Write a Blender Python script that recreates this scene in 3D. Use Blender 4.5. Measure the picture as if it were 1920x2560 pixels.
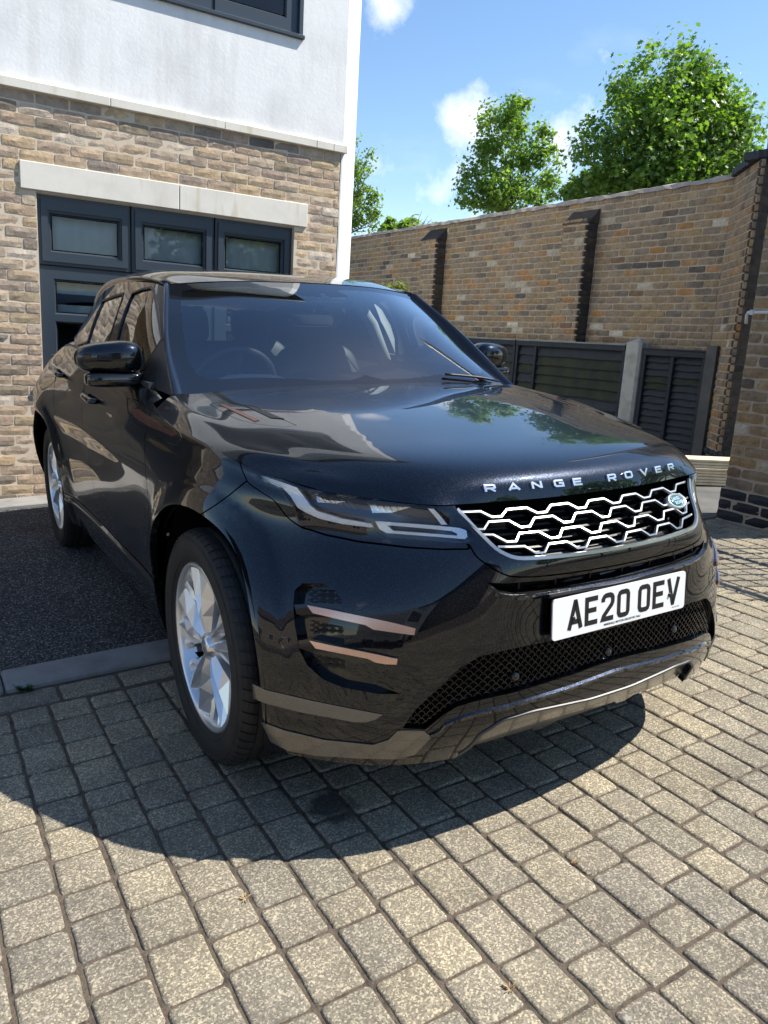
import bpy, bmesh, math, random
import numpy as np
from mathutils import Vector, Matrix, Euler
from mathutils.bvhtree import BVHTree
from mathutils.geometry import delaunay_2d_cdt

random.seed(7)
RNG = np.random.RandomState(11)
SC = bpy.context.scene
COL = SC.collection
for o in list(bpy.data.objects):
    bpy.data.objects.remove(o)

# ---------------------------------------------------------------- camera
CAM_C = np.array([-1.61122526, -2.19361135, 1.3718449])
CAM_R = np.array([[0.85325033, 0.10780507, -0.51023715],
                  [-0.52107582, 0.21576689, -0.82578728],
                  [0.02106823, 0.97047551, 0.24027778]])
CAM_F = 1925.61          # focal length in pixels of the 1920 x 2560 photograph
cd = bpy.data.cameras.new('camera')
cam = bpy.data.objects.new('camera', cd)
COL.objects.link(cam)
M4 = Matrix.Identity(4)
for i in range(3):
    for j in range(3):
        M4[i][j] = CAM_R[i][j]
    M4[i][3] = CAM_C[i]
cam.matrix_world = M4
cd.sensor_fit = 'VERTICAL'
cd.sensor_height = 24.0
cd.lens = 24.0 * CAM_F / 2560.0
cd.clip_start = 0.05
cd.clip_end = 3000
SC.camera = cam

# ---------------------------------------------------------------- world, sun, exposure
SUN = Vector((0.73, -0.33, 1.0)).normalized()      # direction towards the sun
w = bpy.data.worlds.new('World')
SC.world = w
w.use_nodes = True
nt = w.node_tree
nt.nodes.clear()
N = nt.nodes.new
L = nt.links.new
out = N('ShaderNodeOutputWorld')
bg = N('ShaderNodeBackground')
sky = N('ShaderNodeTexSky')
sky.sky_type = 'NISHITA'
sky.sun_disc = False
sky.sun_elevation = math.asin(SUN.z)
sky.sun_rotation = math.atan2(SUN.x, SUN.y)
sky.altitude = 50
sky.air_density = 1.0
sky.dust_density = 0.15
sky.ozone_density = 2.2
tc = N('ShaderNodeTexCoord')
sep = N('ShaderNodeSeparateXYZ')
L(tc.outputs['Generated'], sep.inputs[0])
# clouds: direction projected on a flat layer
addz = N('ShaderNodeMath'); addz.operation = 'MAXIMUM'; addz.inputs[1].default_value = 0.0
L(sep.outputs['Z'], addz.inputs[0])
addz2 = N('ShaderNodeMath'); addz2.operation = 'ADD'; addz2.inputs[1].default_value = 0.16
L(addz.outputs[0], addz2.inputs[0])
dx = N('ShaderNodeMath'); dx.operation = 'DIVIDE'
dy = N('ShaderNodeMath'); dy.operation = 'DIVIDE'
L(sep.outputs['X'], dx.inputs[0]); L(addz2.outputs[0], dx.inputs[1])
L(sep.outputs['Y'], dy.inputs[0]); L(addz2.outputs[0], dy.inputs[1])
cmb = N('ShaderNodeCombineXYZ')
L(dx.outputs[0], cmb.inputs[0]); L(dy.outputs[0], cmb.inputs[1]); L(sep.outputs['Z'], cmb.inputs[2])
mp = N('ShaderNodeMapping')
mp.inputs['Location'].default_value = (3.1, 1.7, 0.4)
L(cmb.outputs[0], mp.inputs[0])
n1 = N('ShaderNodeTexNoise'); n1.inputs['Scale'].default_value = 2.1; n1.inputs['Detail'].default_value = 8; n1.inputs['Roughness'].default_value = 0.55
L(mp.outputs[0], n1.inputs['Vector'])
cr = N('ShaderNodeValToRGB')
cr.color_ramp.elements[0].position = 0.55
cr.color_ramp.elements[1].position = 0.72
L(n1.outputs['Fac'], cr.inputs[0])
mixc = N('ShaderNodeMix'); mixc.data_type = 'RGBA'
mixc.inputs['B'].default_value = (6.6, 6.9, 7.5, 1)
# the few small cumulus clouds of the photograph sit in these directions; thin scattered cloud elsewhere
n2c = N('ShaderNodeTexNoise'); n2c.inputs['Scale'].default_value = 16.0; n2c.inputs['Detail'].default_value = 9; n2c.inputs['Roughness'].default_value = 0.6
L(tc.outputs['Generated'], n2c.inputs['Vector'])
last = None
for (cx, cy, cz), r_, st_ in (((.486, .809, .338), .050, 1.0), ((.583, .779, .226), .066, .95), ((.615, .764, .196), .050, .7), ((.504, .843, .189), .055, .8), ((.670, .712, .212), .075, 1.0), ((.572, .805, .156), .070, .7), ((-.3, -.9, .3), .09, 1.0), ((.1, -.95, .22), .10, .8), ((-.8, -.5, .35), .08, .9)):
    vd = N('ShaderNodeVectorMath'); vd.operation = 'DISTANCE'
    ln = math.sqrt(cx * cx + cy * cy + cz * cz)
    vd.inputs[1].default_value = (cx / ln, cy / ln, cz / ln)
    L(tc.outputs['Generated'], vd.inputs[0])
    mr_ = N('ShaderNodeMapRange'); mr_.inputs['From Min'].default_value = r_; mr_.inputs['From Max'].default_value = 0.0; mr_.inputs['To Max'].default_value = st_
    L(vd.outputs['Value'], mr_.inputs['Value'])
    if last is None: last = mr_.outputs[0]
    else:
        mx_ = N('ShaderNodeMath'); mx_.operation = 'MAXIMUM'; L(last, mx_.inputs[0]); L(mr_.outputs[0], mx_.inputs[1]); last = mx_.outputs[0]
sm = N('ShaderNodeMath'); sm.operation = 'MULTIPLY_ADD'; sm.inputs[1].default_value = 0.42; L(last, sm.inputs[0]); L(n2c.outputs['Fac'], sm.inputs[2])
cr2 = N('ShaderNodeValToRGB'); cr2.color_ramp.elements[0].position = 0.66; cr2.color_ramp.elements[1].position = 1.0
L(sm.outputs[0], cr2.inputs[0])
thin = N('ShaderNodeMath'); thin.operation = 'MULTIPLY'; thin.inputs[1].default_value = 0.12; L(cr.outputs[0], thin.inputs[0])
fac = N('ShaderNodeMath'); fac.operation = 'MAXIMUM'
L(cr2.outputs[0], fac.inputs[0]); L(thin.outputs[0], fac.inputs[1])
low = N('ShaderNodeMapRange'); low.inputs['From Min'].default_value = 0.46; low.inputs['From Max'].default_value = 0.34
L(sep.outputs['Z'], low.inputs['Value'])
fac2 = N('ShaderNodeMath'); fac2.operation = 'MULTIPLY'
L(fac.outputs[0], fac2.inputs[0]); L(low.outputs[0], fac2.inputs[1])
L(fac2.outputs[0], mixc.inputs['Factor'])
hs = N('ShaderNodeHueSaturation'); hs.inputs['Saturation'].default_value = 1.08; hs.inputs['Value'].default_value = 1.0
L(sky.outputs[0], hs.inputs['Color'])
L(hs.outputs[0], mixc.inputs['A'])
L(mixc.outputs['Result'], bg.inputs['Color'])
bg.inputs['Strength'].default_value = 0.110
L(bg.outputs[0], out.inputs[0])

sd = bpy.data.lights.new('sun', 'SUN')
sd.energy = 4.8
sd.angle = math.radians(0.53)
sd.color = (1.0, 0.955, 0.88)
so = bpy.data.objects.new('sun', sd)
COL.objects.link(so)
so.rotation_euler = SUN.to_track_quat('Z', 'Y').to_euler()

SC.view_settings.view_transform = 'Standard'
SC.view_settings.look = 'None'
SC.view_settings.gamma = 1
SC.view_settings.use_curve_mapping = False
SC.view_settings.exposure = 0.88
SC.render.resolution_x = 768
SC.render.resolution_y = 1024

# ---------------------------------------------------------------- helpers
def props(o, label=None, cat=None, group=None, kind=None):
    if label: o['label'] = label
    if cat: o['category'] = cat
    if group: o['group'] = group
    if kind: o['kind'] = kind
    return o

def link(name, me, mat=None, parent=None):
    o = bpy.data.objects.new(name, me)
    COL.objects.link(o)
    if mat is not None and me is not None and len(me.materials) == 0:
        me.materials.append(mat)
    if parent is not None:
        o.parent = parent
    return o

def empty(name, loc=(0, 0, 0)):
    o = bpy.data.objects.new(name, None)
    o.empty_display_size = 0.1
    o.location = loc
    COL.objects.link(o)
    return o

class MB:
    """collects faces, then builds one mesh"""
    def __init__(s):
        s.v = []; s.f = []; s.m = []; s.smooth = []
    def add(s, vs, fs, mi=0, smooth=False):
        b = len(s.v)
        s.v.extend([tuple(map(float, p)) for p in vs])
        for f in fs:
            s.f.append(tuple(b + i for i in f)); s.m.append(mi); s.smooth.append(smooth)
        return s
    def box(s, x0, x1, y0, y1, z0, z1, mi=0, M=None):
        vs = [(x0, y0, z0), (x1, y0, z0), (x1, y1, z0), (x0, y1, z0), (x0, y0, z1), (x1, y0, z1), (x1, y1, z1), (x0, y1, z1)]
        if M is not None: vs = [tuple(M @ Vector(p)) for p in vs]
        return s.add(vs, [(0, 3, 2, 1), (4, 5, 6, 7), (0, 1, 5, 4), (1, 2, 6, 5), (2, 3, 7, 6), (3, 0, 4, 7)], mi)
    def bbox(s, x0, x1, y0, y1, z0, z1, b=0.004, mi=0, M=None):
        """box with chamfered edges"""
        bm = bmesh.new()
        bmesh.ops.create_cube(bm, size=1)
        for v in bm.verts:
            v.co = Vector(((x0 + x1) / 2 + v.co.x * (x1 - x0), (y0 + y1) / 2 + v.co.y * (y1 - y0), (z0 + z1) / 2 + v.co.z * (z1 - z0)))
        bmesh.ops.bevel(bm, geom=bm.edges[:], offset=b, segments=1, affect='EDGES')
        bm.verts.index_update()
        vs = [(M @ v.co) if M is not None else v.co.copy() for v in bm.verts]
        fs = [[v.index for v in f.verts] for f in bm.faces]
        bm.free()
        return s.add(vs, fs, mi)
    def tube(s, pts, r, n=8, mi=0, cap=True, closed=False, smooth=True):
        pts = [Vector(p) for p in pts]
        rs = r if hasattr(r, '__len__') else [r] * len(pts)
        vs = []; fs = []
        prev = None
        m = len(pts)
        for i, p in enumerate(pts):
            if closed:
                t = (pts[(i + 1) % m] - pts[i - 1])
            else:
                t = pts[min(i + 1, m - 1)] - pts[max(i - 1, 0)]
            t.normalize()
            if prev is None:
                a = Vector((0, 0, 1)) if abs(t.z) < 0.9 else Vector((1, 0, 0))
                u = t.cross(a).normalized()
            else:
                u = (prev - t * prev.dot(t)).normalized()
            prev = u
            w_ = t.cross(u)
            for k in range(n):
                a = 2 * math.pi * k / n
                vs.append(p + (u * math.cos(a) + w_ * math.sin(a)) * rs[i])
        for i in range(m if closed else m - 1):
            for k in range(n):
                j = (i + 1) % m
                fs.append((i * n + k, i * n + (k + 1) % n, j * n + (k + 1) % n, j * n + k))
        s.add(vs, fs, mi, smooth)
        if cap and not closed:
            b = len(s.v) - len(vs)
            s.f.append(tuple(b + k for k in range(n))[::-1]); s.m.append(mi); s.smooth.append(False)
            s.f.append(tuple(b + (m - 1) * n + k for k in range(n))); s.m.append(mi); s.smooth.append(False)
        return s
    def lathe(s, prof, n=64, M=None, mi=0, smooth=True):
        """profile (r, h) about local z"""
        vs = []; fs = []
        for i in range(n):
            a = 2 * math.pi * i / n
            for r, h in prof:
                p = Vector((r * math.cos(a), r * math.sin(a), h))
                vs.append(M @ p if M is not None else p)
        k = len(prof)
        for i in range(n):
            j = (i + 1) % n
            for q in range(k - 1):
                fs.append((i * k + q, j * k + q, j * k + q + 1, i * k + q + 1))
        return s.add(vs, fs, mi, smooth)
    def mesh(s, name):
        me = bpy.data.meshes.new(name)
        me.from_pydata(s.v, [], s.f)
        me.polygons.foreach_set('use_smooth', s.smooth)
        me.polygons.foreach_set('material_index', s.m)
        me.update()
        return me
    def build(s, name, mat, parent=None):
        me = s.mesh(name)
        for m in (mat if isinstance(mat, (list, tuple)) else [mat]):
            me.materials.append(m)
        return link(name, me, None, parent)

# ---------------------------------------------------------------- materials
def principled(name, col=(0.5, 0.5, 0.5), rough=0.5, metal=0.0, spec=0.5, coat=0.0, coat_rough=0.03):
    m = bpy.data.materials.new(name)
    m.use_nodes = True
    b = m.node_tree.nodes['Principled BSDF']
    b.inputs['Base Color'].default_value = (*col, 1)
    b.inputs['Roughness'].default_value = rough
    b.inputs['Metallic'].default_value = metal
    b.inputs['Specular IOR Level'].default_value = spec
    b.inputs['Coat Weight'].default_value = coat
    b.inputs['Coat Roughness'].default_value = coat_rough
    return m, m.node_tree, b

def node(nt_, t, **kw):
    n = nt_.nodes.new(t)
    for k, v in kw.items():
        if k.startswith('i_'):
            n.inputs[k[2:].replace('_', ' ')].default_value = v
        else:
            setattr(n, k, v)
    return n

def ramp(nt_, stops):
    n = nt_.nodes.new('ShaderNodeValToRGB')
    e = n.color_ramp.elements
    while len(e) < len(stops): e.new(0.5)
    for i, (p, c) in enumerate(stops):
        e[i].position = p
        e[i].color = (*c, 1) if len(c) == 3 else c
    return n

def mixrgb(nt_, a, b, f, blend='MIX'):
    n = nt_.nodes.new('ShaderNodeMix')
    n.data_type = 'RGBA'; n.blend_type = blend
    for key, val in (('A', a), ('B', b), ('Factor', f)):
        if isinstance(val, (int, float)): n.inputs[key].default_value = val
        elif isinstance(val, tuple): n.inputs[key].default_value = (*val, 1)
        else: nt_.links.new(val, n.inputs[key])
    return n.outputs['Result']

def noisy(name, c0, c1, scale=8, rough=0.8, bump=0.2, bscale=60, detail=6, metal=0, spec=0.4, c2=None, coord='Object', dist=0.01):
    m, t, b = principled(name, c0, rough, metal, spec)
    tcn = node(t, 'ShaderNodeTexCoord')
    n = node(t, 'ShaderNodeTexNoise', i_Scale=scale, i_Detail=detail, i_Roughness=0.6)
    t.links.new(tcn.outputs[coord], n.inputs['Vector'])
    st = [(0.3, c0), (0.7, c1)] if c2 is None else [(0.3, c0), (0.55, c1), (0.75, c2)]
    r = ramp(t, st)
    t.links.new(n.outputs['Fac'], r.inputs[0])
    t.links.new(r.outputs[0], b.inputs['Base Color'])
    if bump:
        n2 = node(t, 'ShaderNodeTexNoise', i_Scale=bscale, i_Detail=5, i_Roughness=0.65)
        t.links.new(tcn.outputs[coord], n2.inputs['Vector'])
        bp = node(t, 'ShaderNodeBump', i_Strength=bump, i_Distance=dist)
        t.links.new(n2.outputs['Fac'], bp.inputs['Height'])
        t.links.new(bp.outputs[0], b.inputs['Normal'])
    return m

def thin_glass(name, tint=(0.8, 0.85, 0.85), ior=1.5, extra=0.0, k=1.35):
    m = bpy.data.materials.new(name)
    m.use_nodes = True
    t = m.node_tree
    t.nodes.clear()
    o = node(t, 'ShaderNodeOutputMaterial')
    tr = node(t, 'ShaderNodeBsdfTransparent', i_Color=(*tint, 1))
    gl = node(t, 'ShaderNodeBsdfGlossy', i_Color=(1, 1, 1, 1), i_Roughness=0.0)
    fr = node(t, 'ShaderNodeFresnel', i_IOR=ior)
    ad = node(t, 'ShaderNodeMath', operation='MULTIPLY_ADD', use_clamp=True)
    ad.inputs[1].default_value = k
    ad.inputs[2].default_value = extra
    t.links.new(fr.outputs[0], ad.inputs[0])
    mx = node(t, 'ShaderNodeMixShader')
    t.links.new(ad.outputs[0], mx.inputs[0]); t.links.new(tr.outputs[0], mx.inputs[1]); t.links.new(gl.outputs[0], mx.inputs[2])
    t.links.new(mx.outputs[0], o.inputs[0])
    return m
# ---------------------------------------------------------------- spline surfaces
def spl_matrix(t):
    n = len(t)
    A = np.zeros((n, n)); B = np.zeros((n, n))
    A[0, 0] = A[-1, -1] = 1
    for i in range(1, n - 1):
        h0 = t[i] - t[i - 1]; h1 = t[i + 1] - t[i]
        A[i, i - 1] = h0; A[i, i] = 2 * (h0 + h1); A[i, i + 1] = h1
        B[i, i - 1] = 6 / h0; B[i, i] = -6 / h0 - 6 / h1; B[i, i + 1] = 6 / h1
    return np.linalg.solve(A, B)

class Spline1:
    def __init__(s, t):
        s.t = np.array(t, float); s.M = spl_matrix(s.t)
    def W(s, x):
        x = np.atleast_1d(np.asarray(x, float))
        n = len(s.t)
        i = np.clip(np.searchsorted(s.t, x) - 1, 0, n - 2)
        h = s.t[i + 1] - s.t[i]
        a = (s.t[i + 1] - x) / h; b = (x - s.t[i]) / h
        Wm = np.zeros((len(x), n))
        r = np.arange(len(x))
        Wm[r, i] += a; Wm[r, i + 1] += b
        ca = (a ** 3 - a) * h * h / 6; cb = (b ** 3 - b) * h * h / 6
        Wm += ca[:, None] * s.M[i] + cb[:, None] * s.M[i + 1]
        return Wm

class Surf:
    """interpolating bicubic surface through rows (v) x columns (u) of points, x>=0 half.
    mirror=True: column 0 lies on x=0 and the surface is smooth across it."""
    def __init__(s, rows, mirror=True, fx=None):
        G = np.array(rows, float)
        s.fx = fx
        du = np.linalg.norm(np.diff(G, axis=1), axis=2).mean(0)
        dv = np.median(np.linalg.norm(np.diff(G, axis=0), axis=2), axis=1)
        u = np.concatenate([[0], np.cumsum(du)]); v = np.concatenate([[0], np.cumsum(dv)])
        s.U, s.V = u.copy(), v.copy()
        if mirror:
            m = G[:, 3:0:-1].copy(); m[..., 0] *= -1
            G = np.concatenate([m, G], axis=1)
            u = np.concatenate([-u[3:0:-1], u])
        s.G = G
        s.su = Spline1(u); s.sv = Spline1(v)
        nu, nv = 420, 150
        uu = np.linspace(0, s.U[-1], nu); vv = np.linspace(0, s.V[-1], nv)
        A, B = np.meshgrid(uu, vv)
        s.gu, s.gv = A.ravel(), B.ravel()
        P = s.pos(s.gu, s.gv)
        idx = np.arange(nu * nv).reshape(nv, nu)
        q = np.stack([idx[:-1, :-1], idx[:-1, 1:], idx[1:, 1:], idx[1:, :-1]], -1).reshape(-1, 4)
        tri = np.concatenate([q[:, [0, 1, 2]], q[:, [0, 2, 3]]])
        s.P = P; s.tri = tri
        s.bvh = BVHTree.FromPolygons([tuple(p) for p in P], [tuple(int(a) for a in f) for f in tri])
    def raw(s, u, v):
        Wu = s.su.W(u); Wv = s.sv.W(v)
        return np.einsum('ni,nj,ijk->nk', Wv, Wu, s.G)
    def pos(s, u, v):
        p = s.raw(u, v)
        if s.fx is not None: p = s.fx(p)
        return p
    def nrm(s, u, v):
        e = 1e-3
        u = np.asarray(u, float); v = np.asarray(v, float)
        a = s.pos(u + e, v) - s.pos(u - e, v)
        b = s.pos(u, v + e) - s.pos(u, v - e)
        n = np.cross(a, b)
        n /= np.linalg.norm(n, axis=1)[:, None] + 1e-12
        return n * s.sgn
    sgn = 1.0
    def ray(s, o, d):
        h = s.bvh.ray_cast(Vector(o), Vector(d))
        if h[0] is None: return None
        f = s.tri[h[2]]
        a, b, c = [s.P[i] for i in f]
        p = np.array(h[0])
        T = np.stack([b - a, c - a], 1)
        w_, *_ = np.linalg.lstsq(T, p - a, rcond=None)
        u = s.gu[f[0]] + w_[0] * (s.gu[f[1]] - s.gu[f[0]]) + w_[1] * (s.gu[f[2]] - s.gu[f[0]])
        v = s.gv[f[0]] + w_[0] * (s.gv[f[1]] - s.gv[f[0]]) + w_[1] * (s.gv[f[2]] - s.gv[f[0]])
        return (u, v)
    def near(s, p):
        h = s.bvh.find_nearest(Vector(p))
        f = s.tri[h[2]]
        a, b, c = [s.P[i] for i in f]
        T = np.stack([b - a, c - a], 1)
        w_, *_ = np.linalg.lstsq(T, np.array(h[0]) - a, rcond=None)
        return (s.gu[f[0]] + w_[0] * (s.gu[f[1]] - s.gu[f[0]]) + w_[1] * (s.gu[f[2]] - s.gu[f[0]]),
                s.gv[f[0]] + w_[0] * (s.gv[f[1]] - s.gv[f[0]]) + w_[1] * (s.gv[f[2]] - s.gv[f[0]]))
    def px(s, x, y, side=-1):
        """surface parameters of a point surveyed in the photograph (side -1: the car's right flank)"""
        d = CAM_R @ np.array([(x - 960) / CAM_F, -(y - 1280) / CAM_F, -1.0])
        o = CAM_C.copy()
        if side < 0:
            o[0] *= -1; d[0] *= -1
        r = s.ray(o, d / np.linalg.norm(d))
        return r
    def side(s, y, z):
        return s.ray((3, y, z), (-1, 0, 0)) or s.near((0.9, y, z))
    def front(s, x, z):
        return s.ray((x, -3, z), (0, 1, 0)) or s.near((x, -.75, z))
    def top(s, x, y):
        return s.ray((x, y, 3), (0, 0, -1)) or s.near((x, y, 1.1))

def inside(poly, x, y):
    c = False
    n = len(poly)
    j = n - 1
    for i in range(n):
        xi, yi = poly[i]; xj, yj = poly[j]
        if (yi > y) != (yj > y) and x < (xj - xi) * (y - yi) / (yj - yi) + xi:
            c = not c
        j = i
    return c

def inside_np(poly, X, Y):
    P = np.array(poly); c = np.zeros(len(X), bool)
    xj, yj = P[-1]
    for xi, yi in P:
        if yi != yj:
            k = ((yi > Y) != (yj > Y)) & (X < (xj - xi) * (Y - yi) / (yj - yi) + xi)
            c ^= k
        xj, yj = xi, yi
    return c

def smooth_poly(pts, n=4, closed=False):
    """Catmull-Rom resampling of a polyline"""
    P = [np.array(p, float) for p in pts]
    m = len(P); outp = []
    rng = range(m) if closed else range(m - 1)
    for i in rng:
        p0 = P[(i - 1) % m] if closed or i > 0 else P[0] * 2 - P[1]
        p1 = P[i]; p2 = P[(i + 1) % m]
        p3 = P[(i + 2) % m] if closed or i + 2 < m else P[-1] * 2 - P[-2]
        for k in range(n):
            t = k / n
            outp.append(tuple(0.5 * ((2 * p1) + (-p0 + p2) * t + (2 * p0 - 5 * p1 + 4 * p2 - p3) * t * t + (-p0 + 3 * p1 - 3 * p2 + p3) * t ** 3)))
    if not closed: outp.append(tuple(P[-1]))
    return outp

def band(pts, w):
    """polygon around a polyline in parameter space"""
    P = [np.array(p, float) for p in pts]
    Lp, Rp = [], []
    for i, p in enumerate(P):
        t = P[min(i + 1, len(P) - 1)] - P[max(i - 1, 0)]
        t /= np.linalg.norm(t) + 1e-9
        nn = np.array([-t[1], t[0]]) * w / 2
        Lp.append(tuple(p + nn)); Rp.append(tuple(p - nn))
    return Lp + Rp[::-1]

def cdt(polys, keep, step, bounds):
    """triangulate a parameter-space region cut along the outlines in polys.
    keep(U,V)-> integer label per triangle (negative: drop)"""
    verts = []; edges = []
    for P in polys:
        b = len(verts)
        verts += [Vector((float(p[0]), float(p[1]))) for p in P]
        n = len(P)
        edges += [(b + i, b + (i + 1) % n) for i in range(n)]
    u0, u1, v0, v1 = bounds
    nu = max(2, int((u1 - u0) / step)); nv = max(2, int((v1 - v0) / step))
    gx, gy = np.meshgrid(np.linspace(u0, u1, nu + 1), np.linspace(v0, v1, nv + 1))
    gx = gx.copy()
    gx[1::2, 1:-1] += (u1 - u0) / nu * 0.37
    gx = np.clip(gx, u0, u1)
    verts += [Vector((float(a), float(b))) for a, b in zip(gx.ravel(), gy.ravel())]
    r = delaunay_2d_cdt(verts, edges, [], 0, 1e-6)
    V = np.array([tuple(v) for v in r[0]]); F = np.array([list(f) for f in r[2]])
    c = V[F].mean(1)
    lab = keep(c[:, 0], c[:, 1])
    return V, F, lab

def components(F, lab, nv):
    """connected components of kept triangles"""
    par = list(range(len(F)))
    def find(a):
        while par[a] != a:
            par[a] = par[par[a]]; a = par[a]
        return a
    em = {}
    for i, f in enumerate(F):
        if lab[i] < 0: continue
        for k in range(3):
            e = (min(f[k], f[(k + 1) % 3]), max(f[k], f[(k + 1) % 3]))
            if e in em:
                j = em[e]
                if lab[j] == lab[i]: par[find(i)] = find(j)
            else: em[e] = i
    comp = {}
    for i in range(len(F)):
        if lab[i] >= 0: comp.setdefault(find(i), []).append(i)
    return list(comp.values())

def sheet(S, V, F, off=0.0, lip=0.015, both=False, mirror=False, flip=False, domed=0.0):
    """mesh from parameter triangles on surface S with smooth normals and an inward lip
    both: add the x-mirrored half to the same mesh; mirror: only the mirrored half"""
    used = np.unique(F)
    rm = -np.ones(len(V), int); rm[used] = np.arange(len(used))
    F = rm[F]; V = V[used]
    P = S.pos(V[:, 0], V[:, 1]); Nn = S.nrm(V[:, 0], V[:, 1])
    # orient
    a = P[F[:, 1]] - P[F[:, 0]]; b = P[F[:, 2]] - P[F[:, 0]]
    if (np.einsum('ij,ij->i', np.cross(a, b), Nn[F[:, 0]])).sum() < 0:
        F = F[:, ::-1]
    P0 = P + Nn * off
    cnt = {}
    for f in F:
        for k in range(3):
            e = (int(f[k]), int(f[(k + 1) % 3]))
            cnt[e] = cnt.get(e, 0) + 1
    bd = [e for e in cnt if (e[1], e[0]) not in cnt]
    verts = [P0]; norms = [Nn]; faces = [tuple(int(x) for x in f) for f in F]
    nb = len(P0)
    if lip:
        lv = []; ln = []
        for (i, j) in bd:
            if both and abs(P0[i][0]) < 1e-3 and abs(P0[j][0]) < 1e-3: continue
            t = P0[j] - P0[i]
            on = np.cross(t, Nn[i]); on /= np.linalg.norm(on) + 1e-12
            k = nb + len(lv)
            lv += [P0[i], P0[j], P0[j] - Nn[j] * lip, P0[i] - Nn[i] * lip]
            ln += [on] * 4
            faces.append((k + 1, k, k + 3, k + 2))
        if lv:
            verts.append(np.array(lv)); norms.append(np.array(ln))
    P1 = np.concatenate(verts); N1 = np.concatenate(norms)
    if both or mirror:
        P2 = P1 * [-1, 1, 1]; N2 = N1 * [-1, 1, 1]
        f2 = [tuple(f[::-1]) for f in faces]
        if mirror: P1, N1, faces = P2, N2, f2
        else:
            k = len(P1)
            faces = faces + [tuple(i + k for i in f) for f in f2]
            P1 = np.concatenate([P1, P2]); N1 = np.concatenate([N1, N2])
    me = bpy.data.meshes.new('sheet')
    me.from_pydata([tuple(p) for p in P1], [], faces)
    me.polygons.foreach_set('use_smooth', [True] * len(faces))
    me.update()
    me.normals_split_custom_set_from_vertices([tuple(n) for n in N1])
    return me

def patch(S, poly, holes=(), off=0.0, lip=0.004, step=0.02, **kw):
    """one outlined piece lying on surface S"""
    A = np.array(poly)
    bnd = (A[:, 0].min(), A[:, 0].max(), A[:, 1].min(), A[:, 1].max())
    step = min(step, max(bnd[1] - bnd[0], bnd[3] - bnd[2]) / 4)
    def keep(U, V):
        k = inside_np(poly, U, V)
        for h in holes: k &= ~inside_np(h, U, V)
        return np.where(k, 0, -1)
    V, F, lab = cdt([poly] + list(holes), keep, step, bnd)
    return sheet(S, V, F[lab >= 0], off=off, lip=lip, **kw)
# ---------------------------------------------------------------- car materials
def make_paint():
    m, t, b = principled('black_paint', (0.0022, 0.0026, 0.0040), 0.34, 1.0, 0.5, coat=1.0, coat_rough=0.012)
    b.inputs['Coat IOR'].default_value = 1.54; b.inputs['IOR'].default_value = 1.33
    tcn = node(t, 'ShaderNodeTexCoord')
    vo = node(t, 'ShaderNodeTexVoronoi', i_Scale=900.0)
    t.links.new(tcn.outputs['Object'], vo.inputs['Vector'])
    r = ramp(t, [(0.0, (0.003, 0.0038, 0.006)), (0.84, (0.005, 0.0065, 0.010)), (1.0, (0.04, 0.05, 0.08))])
    sp = node(t, 'ShaderNodeSeparateXYZ')
    t.links.new(vo.outputs['Color'], sp.inputs[0])
    t.links.new(sp.outputs[0], r.inputs[0])
    t.links.new(r.outputs[0], b.inputs['Base Color'])
    # barely visible waviness of the clear coat
    n2 = node(t, 'ShaderNodeTexNoise', i_Scale=3.0, i_Detail=2)
    t.links.new(tcn.outputs['Object'], n2.inputs['Vector'])
    bp = node(t, 'ShaderNodeBump', i_Strength=0.012, i_Distance=0.01)
    t.links.new(n2.outputs['Fac'], bp.inputs['Height'])
    t.links.new(bp.outputs[0], b.inputs['Coat Normal'])
    # fine dust: slightly rougher here and there
    n3 = node(t, 'ShaderNodeTexNoise', i_Scale=14.0, i_Detail=6)
    t.links.new(tcn.outputs['Object'], n3.inputs['Vector'])
    r3 = ramp(t, [(0.4, (0.006,) * 3), (0.8, (0.03,) * 3)])
    t.links.new(n3.outputs['Fac'], r3.inputs[0])
    t.links.new(r3.outputs[0], b.inputs['Coat Roughness'])
    return m
M_PAINT = make_paint()
M_GLOSS = principled('gloss_black_trim', (0.004, 0.004, 0.005), 0.06, 0, 0.5, coat=0.5)[0]
M_PLAST = noisy('black_plastic', (0.010, 0.010, 0.011), (0.018, 0.018, 0.019), 30, 0.45, 0.05, 300)
M_VOID = principled('wheel_arch_liner', (0.004, 0.004, 0.004), 0.9, 0, 0.1)[0]
M_RUBBER = noisy('tyre_rubber', (0.012, 0.012, 0.013), (0.026, 0.025, 0.024), 14, 0.62, 0.12, 220, spec=0.35)
M_CHROME = principled('satin_chrome', (0.80, 0.81, 0.82), 0.24, 0.9)[0]
M_GRILLE = principled('grille_silver', (0.40, 0.405, 0.40), 0.30, 0.9)[0]
M_SILVER = principled('silver_paint', (0.74, 0.76, 0.79), 0.30, 0.75, 0.5, coat=0.6)[0]
M_SILDARK = principled('shaded_silver', (0.10, 0.105, 0.115), 0.55, 0.5)[0]  # wheel dish: silver darkened, shade between the spokes put into the colour
M_ATLAS = principled('grey_trim', (0.16, 0.152, 0.142), 0.25, 0.8, 0.5, coat=0.5)[0]
M_COPPER = principled('copper_trim', (0.74, 0.50, 0.41), 0.25, 0.9)[0]
M_COPPERD = principled('dark_copper_trim', (0.22, 0.10, 0.075), 0.25, 0.7)[0]
M_GLASS = thin_glass('windscreen_glass', (0.90, 0.95, 0.95), 1.55, 0.03, 2.3)
M_SGLASS = thin_glass('side_glass', (0.66, 0.74, 0.72), 1.52, 0.05)
M_LENS = thin_glass('clear_lens', (0.98, 0.99, 1.0), 1.4, 0.0)
M_FRIT = principled('glass_frit', (0.006, 0.007, 0.009), 0.02, 0, 0.5, coat=1.0, coat_rough=0.0)[0]
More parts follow.
